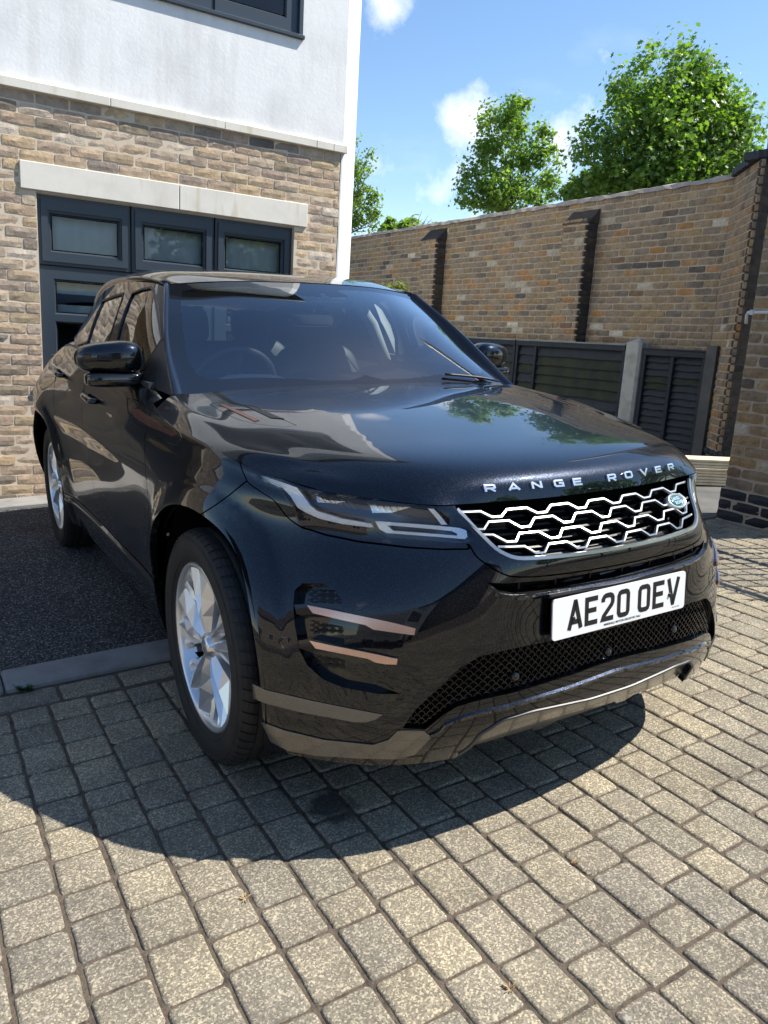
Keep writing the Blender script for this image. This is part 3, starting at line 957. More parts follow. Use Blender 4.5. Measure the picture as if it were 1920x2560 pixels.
# upper grille ---------------------------------------------------------------
vgb = BODY.front(.001, .797)[1]; vgt = BODY.V[8]
per = .138
def glimit(v):   # half width of the opening at height v
    t = (v - vgb) / (vgt - vgb)
    return np.interp(t, [0, .12, .3, 1.0], [.345, .383, .405, .455])
for j, (tm, ph) in enumerate(((.84, 0), (.61, .5), (.37, 0), (.14, .5))):
    am = .068
    pts = []
    x = -.50
    segs = []
    k0 = -5
    for k in range(-5, 6):
        c = (k + ph) * per
        for dx_, hi in ((-.030, 1), (.030, 1), (.055, -1), (.083, -1)):
            segs.append((c + dx_, tm + am * hi))
    out_ = []
    for (x_, t_) in segs:
        v_ = vgb + (vgt - vgb) * t_
        out_.append((x_, v_))
    # clip
    lim = [q for q in out_ if abs(q[0]) < glimit(q[1])]
    a_ = lim[0]; b_ = lim[-1]
    lim = [(-glimit(a_[1]) - .001, a_[1])] + lim + [(glimit(b_[1]) + .001, b_[1])]
    mb = MB(); add_rib(mb, BODY, lim, .0075, .007, -.016, both=False)
    mb.build('grille_bar', M_GRILLE, CAR)
    # dark second layer behind each bar
    mb = MB(); add_rib(mb, BODY, [(a, b) for a, b in lim], .0105, .018, -.036, both=False)
    mb.build('grille_backing_bar', M_GLOSS, CAR)
gp = [q for q in fr([(.452, .912), (.425, .872), (.408, .845), (.392, .823), (.37, .808), (.345, .799), (.30, .796), (.2, .793), (.1, .792)])] + [(0.0, BODY.front(.001, .792)[1])]
half = [(a, b + .0) for a, b in gp]
full = half + [(-a, b) for a, b in half[::-1][1:]]
mb = MB(); add_rib(mb, BODY, smooth_poly(full, 2), .0125, .006, -.004, both=False)
mb.build('grille_frame', M_GRILLE, CAR)
deep = fr([(0.001, .79), (.2, .791), (.33, .797), (.39, .822), (.452, .905), (.46, .93), (.001, .93)])
mb = MB()
for k in range(9):      # dark slats deep inside
    v_ = vgb + (vgt - vgb) * (k + .5) / 9
    add_rib(mb, BODY, [(u_, v_) for u_ in np.linspace(-glimit(v_), glimit(v_), 12)], .008, .004, -.075, both=False)
mb.build('grille_slats', M_PLAST, CAR)
mb = MB(); mb.box(-.5, .5, -.60, -.58, .74, .93); mb.build('grille_backing', M_VOID, CAR)
# badge
bu, bv = BODY.px(*((1460 + 1083 * 360 / 1659), (1130 + 550 * 360 / 1659)), side=1)
c_ = BODY.pos([bu], [bv])[0]; n_ = BODY.nrm([bu], [bv])[0]
zl = Vector(n_); xl = Vector((0, 0, 1)).cross(zl).normalized(); yl = zl.cross(xl)
BM = Matrix((xl, yl, zl)).transposed().to_4x4(); BM.translation = Vector(c_) - zl * .012
def ell(mb, rx, ry, prof, M, n=40, mi=0):
    vs = []; fs = []
    for i in range(n):
        a = 2 * math.pi * i / n
        for s_, h in prof:
            vs.append(M @ Vector((rx * s_ * math.cos(a), ry * s_ * math.sin(a), h)))
    k = len(prof)
    for i in range(n):
        j = (i + 1) % n
        for q in range(k - 1): fs.append((i * k + q, j * k + q, j * k + q + 1, i * k + q + 1))
    mb.add(vs, fs, mi, True)
mb = MB(); ell(mb, .046, .0265, [(1.0, -.01), (1.0, .008), (.90, .011), (.82, .008), (.82, 0)], BM)
mb.build('badge_ring', M_CHROME, CAR)
mb = MB(); ell(mb, .0375, .0215, [(1.0, 0), (1.0, .007), (.6, .0095), (0.001, .0105)], BM)
bdg = mb.build('badge', M_GREEN, CAR)
mb = MB(); ell(mb, .0375, .0215, [(1.0, .0068), (1.0, .0078), (.93, .0082), (.93, .0072)], BM); mb.build('badge_edge', M_CHROME, CAR)
def text_mesh(body, size, depth, M, mat, name, parent, sx=1.0, bold=0.0, align='CENTER', shear=0):
    cu = bpy.data.curves.new(name, 'FONT')
    cu.body = body; cu.size = size; cu.extrude = depth; cu.offset = bold; cu.align_x = align; cu.align_y = 'CENTER'
    cu.shear = shear
    cu.resolution_u = 3
    ob = bpy.data.objects.new(name, cu); COL.objects.link(ob)
    bpy.context.view_layer.update()
    dg = bpy.context.evaluated_depsgraph_get()
    me = bpy.data.meshes.new_from_object(ob.evaluated_get(dg))
    bpy.data.objects.remove(ob)
    me.materials.clear(); me.materials.append(mat)
    me.transform(Matrix.Diagonal((sx, 1, 1, 1)))
    me.transform(M)
    return link(name, me, None, parent)
T1 = BM @ Matrix.Translation((-.004, .0068, .0095)); T2 = BM @ Matrix.Translation((.004, -.0075, .0095))
text_mesh('LAND', .0150, .0008, T1, M_CHROME, 'badge_lettering', bdg, 1.05, .0004)
text_mesh('ROVER', .0150, .0008, T2, M_CHROME, 'badge_lettering', bdg, 0.98, .0004)

# stroke letters --------------------------------------------------------------
def arc(cx, cy, rx, ry, a0, a1, n=8):
    return [(cx + rx * math.cos(math.radians(a0 + (a1 - a0) * i / n)), cy + ry * math.sin(math.radians(a0 + (a1 - a0) * i / n))) for i in range(n + 1)]
def stroke_quads(pts, w_, closed=False):
    """mitred ribbon outline as (left,right) pairs"""
    P = [Vector((p[0], p[1])) for p in pts]; n = len(P); out_ = []
    for i in range(n):
        if closed: a, b = P[i - 1], P[(i + 1) % n]
        else: a, b = P[max(i - 1, 0)], P[min(i + 1, n - 1)]
        d1 = (P[i] - a) if (closed or i > 0) else (b - P[i]); d2 = (b - P[i]) if (closed or i < n - 1) else d1
        d1.normalize(); d2.normalize()
        n1 = Vector((-d1.y, d1.x)); n2 = Vector((-d2.y, d2.x))
        m = (n1 + n2)
        if m.length < 1e-4: m = n1
        m.normalize()
        k = w_ / 2 / max(.45, m.dot(n1))
        out_.append((P[i] + m * k, P[i] - m * k))
    return out_
def glyph(mb, strokes, w_, mapf, depth):
    for st in strokes:
        pts, closed = (st[:-1], True) if st[-1] == 'c' else (st, False)
        q = stroke_quads(pts, w_, closed)
        vs = []
        for l, r in q:
            for p, d in ((l, 0), (r, 0), (l, depth), (r, depth)):
                vs.append(mapf(p.x, p.y, d))
        n = len(q); fs = []
        for i in range(n if closed else n - 1):
            j = (i + 1) % n
            a, b = i * 4, j * 4
            fs += [(a + 2, a + 3, b + 3, b + 2), (a, a + 2, b + 2, b), (a + 1, b + 1, b + 3, a + 3)]
        if not closed:
            fs += [(0, 1, 3, 2), ((n - 1) * 4 + 1, (n - 1) * 4, (n - 1) * 4 + 2, (n - 1) * 4 + 3)]
        mb.add(vs, fs)
WIDE = {  # unit height 1, width ~1.35, stroke ~.2
 'R': [[(.1, 0), (.1, .9), (.95, .9), (1.15, .82), (1.15, .50), (.95, .42), (.1, .42)], [(.62, .42), (1.17, 0)]],
 'A': [[(.06, 0), (.66, .93), (1.28, 0)], [(.30, .25), (1.04, .25)]],
 'N': [[(.1, 0), (.1, .96)], [(.1, .93), (1.14, .07)], [(1.14, .04), (1.14, 1)]],
 'G': [[(1.2, .88), (.25, .88), (.10, .76), (.10, .22), (.25, .1), (1.14, .1), (1.14, .50), (.62, .50)]],
 'E': [[(1.15, .9), (.1, .9), (.1, .1), (1.15, .1)], [(.1, .5), (1.05, .5)]],
 'O': [[(.25, .9), (1.0, .9), (1.15, .78), (1.15, .22), (1.0, .1), (.25, .1), (.1, .22), (.1, .78), 'c']],
 'V': [[(.06, 1), (.66, .06), (1.26, 1)]],
}
def hood_uv_at(x, z):
    r = HOOD.ray((abs(x), -3, z), (0, 1, 0))
    return r
uv0 = HOOD.near((.4, -.661, .957)); uvc = HOOD.near((.0, -.705, .954))
def hood_map(x, y, d):
    ax = abs(x)
    vv = np.interp(ax, [0, .4], [uvc[1], uv0[1]]) + y
    p = HOOD.pos([ax], [vv])[0]; n = HOOD.nrm([ax], [vv])[0]
    q = p + n * d
    return (math.copysign(q[0], x), q[1], q[2])
xs = [-.383, -.295, -.207, -.119, -.031 - .03, .061, .146, .224, .300, .378]
xs = [-.380, -.302, -.222, -.143, -.071, .071, .148, .226, .304, .380]
for ch, xc in zip('RANGEROVER', xs):
    mb = MB(); hh = .0255
    glyph(mb, WIDE[ch], .255, lambda x, y, d, xc=xc: hood_map(xc + (x - .63) * hh * 1.12, (y - .5) * hh * 1.15, d), .006)
    mb.build('bonnet_letter', M_CHROME, CAR)

# headlight --------------------------------------------------------------------
def hp(pts): return trace(BODY, pts, H_)
def both_patch(name, poly, mat, holes=(), off=0, lip=.004, step=.02, parent=CAR):
    for mir in (True, False):
        link(name, patch(BODY, poly, holes=holes, off=off, lip=lip, mirror=mir, step=step), mat, parent)
for mir in (True, False):
    hl = link('headlight', patch(BODY, HL_UV, off=-.034, lip=0, mirror=mir), M_HOUSE, CAR)
    rim_ = MB(); vs, fs = rib(BODY, HL_UV, .030, .0, -.02, True)
    A_ = np.array(HL_UV); P = BODY.pos(A_[:, 0], A_[:, 1]); Nn = BODY.nrm(A_[:, 0], A_[:, 1]); n = len(P)
    vs = [tuple(p - q * .003) for p, q in zip(P, Nn)] + [tuple(p - q * .036) for p, q in zip(P, Nn)]
    fs = [(i, (i + 1) % n, n + (i + 1) % n, n + i) for i in range(n)]
    if mir: vs = mirror_v(vs)
    rim_.add(vs, fs).build('lamp_wall', M_HOUSE, hl)
    drl1 = hp([(335, 187), (380, 192), (425, 207), (470, 265), (505, 315), (550, 352), (700, 397), (868, 426), (884, 447), (860, 448), (700, 429), (560, 396), (470, 356), (430, 330), (390, 262), (345, 217)])
    link('light_bar', patch(BODY, drl1, off=-.005, lip=.012, mirror=mir, step=.012), M_DRL, hl)
    drl0 = hp([(196, 133), (330, 165), (425, 205), (345, 215), (300, 205), (225, 165)])
    link('side_light', patch(BODY, drl0, off=-.014, lip=.01, mirror=mir, step=.012), M_DRL, hl)
    o_ = hp([(893, 412), (930, 412), (1400, 448), (1438, 463), (1444, 500), (1428, 515), (960, 481), (918, 458)])
    i_ = hp([(965, 438), (990, 436), (1350, 468), (1382, 482), (1380, 495), (1000, 467)])
    link('light_bar', patch(BODY, o_, holes=[i_], off=-.004, lip=.014, mirror=mir, step=.01), M_DRL, hl)
    link('light_bar', patch(BODY, hp([(1208, 334), (1245, 336), (1325, 430), (1288, 431)]), off=-.006, lip=.01, mirror=mir, step=.01), M_DRL, hl)
    for q in ([(506, 230), (600, 245), (745, 275), (740, 300), (640, 302), (525, 290)], [(842, 297), (1000, 318), (1095, 330), (1085, 355), (980, 362), (862, 355)]):
        pr = hp(q)
        mb = MB()
        c0 = np.mean(pr, 0); um = min(a for a, b in pr); ux = max(a for a, b in pr)
        link('projector_lamp', patch(BODY, pr, off=-.028, lip=.006, mirror=mir, step=.01), M_CHROME, hl)
        for k in range(7):
            u_ = um + (ux - um) * (k + .5) / 7
            vr = [b for a, b in pr]; 
            vs, fs = rib(BODY, [(u_, min(vr) + .004), (u_ + .002, max(vr) - .004)], .007, .006, -.026)
            if mir: vs, fs = mirror_v(vs), [f[::-1] for f in fs]
            mb.add(vs, fs)
        mb.build('lamp_lens', M_LENS, hl)
    link('lamp_cover', patch(BODY, HL_UV, off=-.001, lip=.0, mirror=mir), M_LENS, hl)

# bumper inlets ----------------------------------------------------------------
def ep(pts): return trace(BODY, pts, E_)
for mir in (True, False):
    inl = link('bumper_inlet', patch(BODY, [tuple(np.mean(IN_UV, 0) + (np.array(q) - np.mean(IN_UV, 0)) * 1.06) for q in IN_UV], off=-.032, lip=0, mirror=mir), M_GLOSS, CAR)
    A_ = np.array(IN_UV); P = BODY.pos(A_[:, 0], A_[:, 1]); Nn = BODY.nrm(A_[:, 0], A_[:, 1]); n = len(P)
    vs = [tuple(p - q * .001) for p, q in zip(P, Nn)] + [tuple(p - q * .034) for p, q in zip(P, Nn)]
    fs = [(i, (i + 1) % n, n + (i + 1) % n, n + i) for i in range(n)]
    if mir: vs = mirror_v(vs)
    MB().add(vs, fs).build('inlet_wall', M_GLOSS, inl)
    for (y0, y1, x0, x1) in ((700, 805, 580, 775), (890, 985, 592, 785), (1090, 1190, 612, 805)):
        mb = MB()
        for r in range(5):
            pp = []
            for k in range(25):
                t = k / 24
                xx = x0 + (x1 - x0) * t
                hi = 1 if (k // 3 + r) % 2 == 0 else -1
                yy = y0 + 10 + (y1 - y0 - 20) * (r + .5) / 5 - hi * 4.5
                pp.append((xx, yy + t * 10))
            q = ep(pp)
            if len(q) < 3: continue
            vs, fs = rib(BODY, q, .0016, .003, -.027)
            if mir: vs, fs = mirror_v(vs), [f[::-1] for f in fs]
            mb.add(vs, fs)
        if mb.v: mb.build('inlet_mesh', M_PLAST, inl)
    for bk, cp in (([(535, 812), (600, 808), (800, 850), (1000, 895), (1208, 940), (1212, 962), (1195, 980), (940, 958), (700, 912), (545, 862)],
                    [(608, 815), (700, 832), (900, 872), (1060, 905), (1208, 941), (1200, 977), (1080, 962), (975, 947), (930, 922), (800, 895), (640, 858)]),
                   ([(556, 1010), (625, 1000), (800, 1040), (1000, 1085), (1110, 1108), (1110, 1125), (1098, 1142), (880, 1128), (660, 1085), (560, 1052)],
                    [(620, 1008), (720, 1030), (900, 1065), (1000, 1085), (1108, 1110), (1103, 1140), (1040, 1138), (985, 1128), (945, 1108), (800, 1080), (655, 1052)])):
        bl = link('inlet_blade', patch(BODY, ep(bk), off=.006, lip=.040, mirror=mir, step=.02), M_GLOSS, CAR)
        link('blade_inlay', patch(BODY, ep(cp), off=.010, lip=.006, mirror=mir, step=.02), M_COPPER, bl)
    link('lower_trim', patch(BODY, ep([(297, 1252), (375, 1288), (640, 1350), (850, 1392), (1025, 1425), (985, 1452), (930, 1468), (860, 1466), (560, 1410), (375, 1363), (305, 1335)]), off=.0030, lip=.005, mirror=mir), M_ATLAS, CAR)
    link('lower_trim', patch(BODY, ep([(347, 1464), (480, 1513), (700, 1565), (970, 1592), (1055, 1565), (1108, 1515), (1255, 1518), (1298, 1548), (1200, 1648), (1100, 1672), (900, 1668), (640, 1652), (500, 1628), (400, 1575)]), off=.0035, lip=.006, mirror=mir), M_ATLAS, CAR)
# lower grille honeycomb
vs_ = [q[1] for q in LG_UV]; v0, v1 = min(vs_), max(vs_); umx = max(q[0] for q in LG_UV)
pu, pv = .0235, .0105
rows_ = int((v1 - v0) / pv) + 2
lines = 0
mb = MB()
for r in range(rows_):
    v_ = v0 + r * pv
    seq = []
    for k in range(int(umx / pu) + 2):
        c = (k + (.5 if r % 2 else 0)) * pu - pu
        am = pv * .36
        seq += [(c - .0055, v_ + am), (c + .0055, v_ + am), (c + .0100, v_ - am), (c + .0135, v_ - am)]
    U_ = np.array([q[0] for q in seq]); V__ = np.array([q[1] for q in seq])
    ok = inside_np(LG_UV, U_, V__) & (U_ > -.001)
    run = []
    for q, o in zip(seq, ok):
        if o: run.append(q)
        else:
            if len(run) > 2: add_rib(mb, BODY, run, .0022, .006, -.020)
            run = []
    if len(run) > 2: add_rib(mb, BODY, run, .0022, .006, -.020)
o = mb.build('lower_grille_mesh', M_GLOSS, CAR)
props(o, kind='stuff')
link('lower_grille', patch(BODY, LG_UV, off=-.040, lip=0, both=True, step=.018), M_VOID, CAR)
link('slot_backing', patch(BODY, SL_UV, off=-.03, lip=0, both=True, step=.04), M_VOID, CAR)
for u_ in (-.34, -.22, -.1, .02, .14, .26, .37):
    mb = MB(); vs, fs = rib(BODY, [(u_, fr([(.2, .707)])[0][1]), (u_, fr([(.2, .735)])[0][1])], .004, .01, -.028)
    mb.add(vs, fs)
    mb.build('slot_rib', M_PLAST, CAR)
# painted blade under the slot: catches the sky
sl = fr([(.415, .727), (.395, .715), (.36, .708), (.25, .703), (.12, .702)]); sl = sl + [(0.0, fr([(0.001, .702)])[0][1])]
full = sl + [(-a, b) for a, b in sl[::-1][1:]]
def ledge(name, top, bot, o0, o1, mat, mid=.45):
    a = np.array(top); b = np.array(bot); n = len(a)
    Pa = BODY.pos(a[:, 0], a[:, 1]) + BODY.nrm(a[:, 0], a[:, 1]) * o0
    Pb = BODY.pos(b[:, 0], b[:, 1]); Nb = BODY.nrm(b[:, 0], b[:, 1])
    Pc = Pb + Nb * o1; Pd = Pb - np.array([0, 0, .010]) + Nb * (o1 * .4) ; Pe = Pb - np.array([0, 0, .014]) - Nb * .012
    for s_ in (0, 1):
        pass
    vs = []; fs = []
    for i in range(n): vs += [Pa[i], Pc[i], Pd[i], Pe[i]]
    for i in range(n - 1):
        for k in range(3): fs.append((i * 4 + k, i * 4 + k + 1, (i + 1) * 4 + k + 1, (i + 1) * 4 + k))
    mb = MB(); mb.add(vs, fs); mb.add(mirror_v(vs), [f[::-1] for f in fs])
    return mb.build(name, mat, CAR)
tp = smooth_poly(fr([(.41, .733), (.38, .724), (.33, .718), (.25, .716), (.12, .716)]) + [(0.0, fr([(0.001, .716)])[0][1])], 4)
bt = smooth_poly(fr([(.425, .733), (.40, .713), (.35, .703), (.26, .699), (.12, .698)]) + [(0.0, fr([(0.001, .698)])[0][1])], 4)
ledge('bumper_blade', tp, bt, -.028, .008, M_PAINT)
ed = trace(BODY, [(1290, 1522), (1345, 1478)], E_, closed=False) + trace(BODY, [(150, 1420), (210, 1385), (300, 1356), (500, 1312), (800, 1220), (1015, 1142)], Fq, closed=False)
ed = [q for q in ed if q[0] > .01]; ed = smooth_poly(ed + [(0.0, ed[-1][1])], 2)
kk = np.linspace(0, 1, len(ed)); wd = .034 * np.minimum(1, kk * 5 + .25)
ledge('lower_blade', [(a, b + .004) for a, b in ed], [(a, b - w__) for (a, b), w__ in zip(ed, wd)], -.036, .006, M_PAINT)
mb = MB(); mb.box(-.74, .74, -.60, .50, .256, .272); mb.box(-.45, .45, -.72, -.599, .30, .312); 
q = [(x * .985, y * .985, .262) for x, y, z in BR[0][:12]]
mb.add([(-x, y, z) for x, y, z in q[::-1]] + q[1:], [tuple(range(23))])
mb.build('undertray', M_VOID, CAR)
# skid plate and its lip
M_LIP = principled('lip_metal', (0.10, 0.10, 0.10), 0.5, 0.6)[0]
LL = [(a, b) for a, b in LIPLINE]
full = LL + [(-a, b) for a, b in LL[::-1][1:]]
def full_rib(mb, half, w_, h_, off):
    vs, fs = rib(BODY, half, w_, h_, off)
    mb.add(vs, fs); mb.add(mirror_v(vs), [f[::-1] for f in fs])
mb = MB(); full_rib(mb, LL, .008, .004, .0); mb.build('bumper_lip', M_LIP, CAR)
SKM = M_ATLAS
skid_in = LIPLINE[:-1] + [(0, LIPLINE[-1][1])] + [(0, .012), (.12, .012), (.15, -.01), (.19, -.012), (.21, .01), (.38, .005), (LIPLINE[0][0] - .01, .0)]
link('skid_plate', patch(BODY, skid_in, off=-.022, lip=.02, both=True), SKM, CAR)
# tow eye cover ring and parking sensors
cu, cv = BODY.px(*E_(1440, 985))
ring = [(cu + .030 * math.cos(a), cv + .030 * math.sin(a)) for a in np.linspace(0, 2 * math.pi, 33)[:-1]]
mb = MB(); vs, fs = rib(BODY, ring, .0016, .0006, 0.0, True); mb.add(vs, fs); mb.build('tow_cover', M_VOID, CAR)
for q in ((525, 1235), (1010, 1105), (1350, 985)):
    r = BODY.px(*Fq(*q), side=(-1 if q[0] < 1020 else 1))
    if not r: continue
    u_, v_ = r; sgn = -1 if q[0] < 1020 else 1
    p = BODY.pos([u_], [v_])[0]; n = BODY.nrm([u_], [v_])[0]
    for s_ in (sgn,):
        pp = Vector((s_ * p[0], p[1], p[2])); nn = Vector((s_ * n[0], n[1], n[2]))
        M = nn.to_track_quat('Z', 'Y').to_matrix().to_4x4(); M.translation = pp - nn * .018
        mb = MB(); mb.lathe([(0.001, .014), (.009, .013), (.012, .010), (.012, 0)], 20, M); mb.build('parking_sensor', M_GLOSS, CAR)
# number plate ------------------------------------------------------------------
tilt = 0.071
pc = Vector((0, -.840, .632))
PM = Matrix.Translation(pc) @ Matrix.Rotation(math.pi / 2 - tilt * 1.0, 4, 'X')
def rounded(mb, w_, h_, r, z0, z1, M, mi=0, n=5):
    pts = []
    for cx, cy, a0 in ((w_ / 2 - r, h_ / 2 - r, 0), (-w_ / 2 + r, h_ / 2 - r, 90), (-w_ / 2 + r, -h_ / 2 + r, 180), (w_ / 2 - r, -h_ / 2 + r, 270)):
        pts += arc(cx, cy, r, r, a0, a0 + 90, n)
    k = len(pts)
    vs = [M @ Vector((x, y, z0)) for x, y in pts] + [M @ Vector((x, y, z1)) for x, y in pts]
    mb.add(vs, [tuple(range(k, 2 * k)), tuple(range(k))[::-1]] + [(i, (i + 1) % k, k + (i + 1) % k, k + i) for i in range(k)], mi)
mb = MB(); rounded(mb, .52, .111, .010, 0, .004, PM)
plate = mb.build('number_plate', M_PLATE, CAR)
mb = MB(); rounded(mb, .50, .10, .008, -.016, -.0005, PM); mb.build('plate_holder', M_PLAST, CAR)
TALL = {  # width .050/.079 height
 'A': [[(.045, -.04), (.316, 1.0 - .02), (.34, .98), (.62, -.04)]],
 'E': [[(.6, .915), (.085, .915), (.085, .085), (.6, .085)], [(.085, .52), (.54, .52)]],
 '2': [[(.085, .70)] + [(.085, .80), (.14, .88), (.22, .915), (.42, .915), (.50, .88), (.55, .80), (.55, .66), (.50, .56), (.13, .20), (.085, .085), (.6, .085)]],
 '0': [[(.20, .915), (.44, .915), (.51, .885), (.55, .80), (.55, .20), (.51, .115), (.44, .085), (.20, .085), (.13, .115), (.085, .20), (.085, .80), (.13, .885), 'c']],
 'V': [[(.05, 1.03), (.33, .04), (.61, 1.03)]],
}
TALL['A'] = [[(.055, 0), (.318, .94), (.338, .94), (.60, 0)], [(.14, .26), (.52, .26)]]
TALL['V'] = [[(.055, 1), (.318, .06), (.338, .06), (.60, 1)]]
TALL['O'] = TALL['0']
xp = -.206
chw, gap_ = .050, .011
for ch in 'AE20 OEV':
    if ch == ' ':
        xp += .033 - gap_; continue
    mb = MB()
    glyph(mb, TALL[ch], .172, lambda x, y, d, xp=xp: PM @ Vector((xp + x * .0785, -.0395 + y * .079 + .003, .0040 + d)), .0006)
    mb.build('plate_character', M_BLACK, plate)
    xp += chw + gap_
text_mesh('MARSHALL MOTOR GROUP PE1 9AU', .0088, .0001, PM @ Matrix.Translation((0, -.046, .0044)), M_BLACK, 'plate_lettering', plate, 1.0, .0001)
text_mesh('BS AU 145e MMG', .0042, .0001, PM @ Matrix.Translation((.222, -.046, .0044)), M_BLACK, 'plate_lettering', plate, 1.0)
for sx_ in (-.187, .192):
    mb = MB(); mb.lathe([(0.001, .008), (.004, .0078), (.0062, .0055), (.0065, .004)], 16, PM @ Matrix.Translation((sx_, -.006, 0))); mb.build('plate_screw', M_BLACK, plate)

# wing vent and side details -------------------------------------------------------
def bp_(pts): return trace(BODY, pts, B)
vo = bp_([(635, 950), (700, 965), (800, 1030), (900, 1110), (985, 1175), (1000, 1215), (980, 1258), (930, 1262), (870, 1230), (760, 1160), (690, 1110), (640, 1040)])
vc = bp_([(655, 1010), (720, 1030), (800, 1085), (880, 1145), (983, 1192), (940, 1206), (860, 1172), (780, 1140), (690, 1080)])
if len(vo) > 8 and len(vc) > 6:
    for mir in (True, False):
        v_ = MB(); vs, fs = rib(BODY, vo, .004, .0015, 0, True)
        if mir: vs, fs = mirror_v(vs), [f[::-1] for f in fs]
        vn = v_.add(vs, fs).build('wing_vent', M_GLOSS, CAR)
        link('vent_inlay', patch(BODY, vc, off=.004, lip=.006, mirror=mir), M_COPPERD, CAR)
for (y0, z0, y1, z1) in ((1.28, 1.010, 1.50, 1.022), (2.12, 1.062, 2.36, 1.078)):
    for s_ in (-1, 1):
        mb = MB()
        pts = []
        for t in np.linspace(0, 1, 9):
            u_, v_ = BODY.side(y0 + (y1 - y0) * t, z0 + (z1 - z0) * t)
            p = BODY.pos([u_], [v_])[0]
            lift = .034 * min(1, 5 * t + .3, 5 * (1 - t) + .3)
            pts.append((s_ * (p[0] + lift - .008), p[1], p[2]))
        mb.tube(pts, [.009, .013, .014, .014, .014, .014, .014, .013, .009], 8)
        for q in (1, 7):
            mb.tube([pts[q], (pts[q][0] - s_ * .035, pts[q][1], pts[q][2])], .010, 6)
        mb.build('door_handle', M_PAINT, CAR)

# window seals
for k_ in (0, 1):
    for s_ in (-1, 1):
        vs, fs = rib(SIDE, wp[k_], .016, .004, -.001, True)
        if s_ < 0: vs, fs = mirror_v(vs), [f[::-1] for f in fs]
        MB().add(vs, fs).build('window_seal', M_PLAST, CAR)
# mirrors -----------------------------------------------------------------------
def superell(cx, cy, cz, rx, ry, rz, e1, e2, nu_=28, nv_=16, fn=None):
    vs = []; fs = []
    def sp_(c, e): return math.copysign(abs(c) ** e, c)
    for i in range(nv_ + 1):
        ph = -math.pi / 2 + math.pi * i / nv_
        for j in range(nu_):
            th = 2 * math.pi * j / nu_
            p = [rx * sp_(math.cos(ph), e1) * sp_(math.cos(th), e2), ry * sp_(math.cos(ph), e1) * sp_(math.sin(th), e2), rz * sp_(math.sin(ph), e1)]
            if fn: p = fn(p)
            vs.append((cx + p[0], cy + p[1], cz + p[2]))
    for i in range(nv_):
        for j in range(nu_):
            fs.append((i * nu_ + j, i * nu_ + (j + 1) % nu_, (i + 1) * nu_ + (j + 1) % nu_, (i + 1) * nu_ + j))
    return vs, fs
for s_ in (-1, 1):
    def fn(p):
        x, y, z = p
        t = (x / .118 + 1) / 2           # 0 inboard, 1 outboard
        z2 = z * (1.05 - .18 * t) - (.012 if z > 0 else 0) * t
        y2 = y * (1.0 - .25 * t) + .028 * t * t * 2
        return [x, y2, z2]
    mb = MB(); vs, fs = superell(.940, .92, 1.216, .119, .085, .068, .66, .72, fn=fn)
    mb.add([(s_ * a, b, c) for a, b, c in vs], fs if s_ > 0 else [f[::-1] for f in fs], 0, True)
    mr = mb.build('door_mirror', M_PAINT, CAR)
    mb = MB()
    vs, fs = superell(.922, .92, 1.133, .112, .066, .028, .42, .6)
    mb.add([(s_ * a, b, c) for a, b, c in vs], fs, 0, True)
    mb.tube([(s_ * .93, .91, 1.133), (s_ * .86, .90, 1.134), (s_ * .80, .885, 1.130)], [.026, .023, .026], 10)
    mb.build('mirror_arm', M_GLOSS, mr)
    mb = MB(); vs, fs = superell(.930, .985, 1.212, .095, .010, .050, .5, .6)
    mb.add([(s_ * a, b, c) for a, b, c in vs], fs, 0, True)
    mb.build('mirror_glass', M_CHROME, mr)

# wheels ------------------------------------------------------------------------
WR_ = .3715
def blade(edge_a, edge_b, z_edge, z_ridge, zlow, ridge_t=.5):
    """facetted bar between two edges given as (r, t) lists (radial, tangential)"""
    n = len(edge_a); vs = []; fs = []
    for i in range(n):
        a = edge_a[i]; b = edge_b[i]
        m = (a[0] + (b[0] - a[0]) * ridge_t, a[1] + (b[1] - a[1]) * ridge_t)
        ze, zr = z_edge[i], z_ridge[i]
        vs += [(a[0], a[1], zlow), (a[0], a[1], ze), (m[0], m[1], zr), (b[0], b[1], ze), (b[0], b[1], zlow)]
    for i in range(n - 1):
        for k in range(4): fs.append((i * 5 + k, i * 5 + k + 1, (i + 1) * 5 + k + 1, (i + 1) * 5 + k))
    fs += [(0, 1, 2, 3, 4), tuple((n - 1) * 5 + k for k in (4, 3, 2, 1, 0))]
    return vs, fs
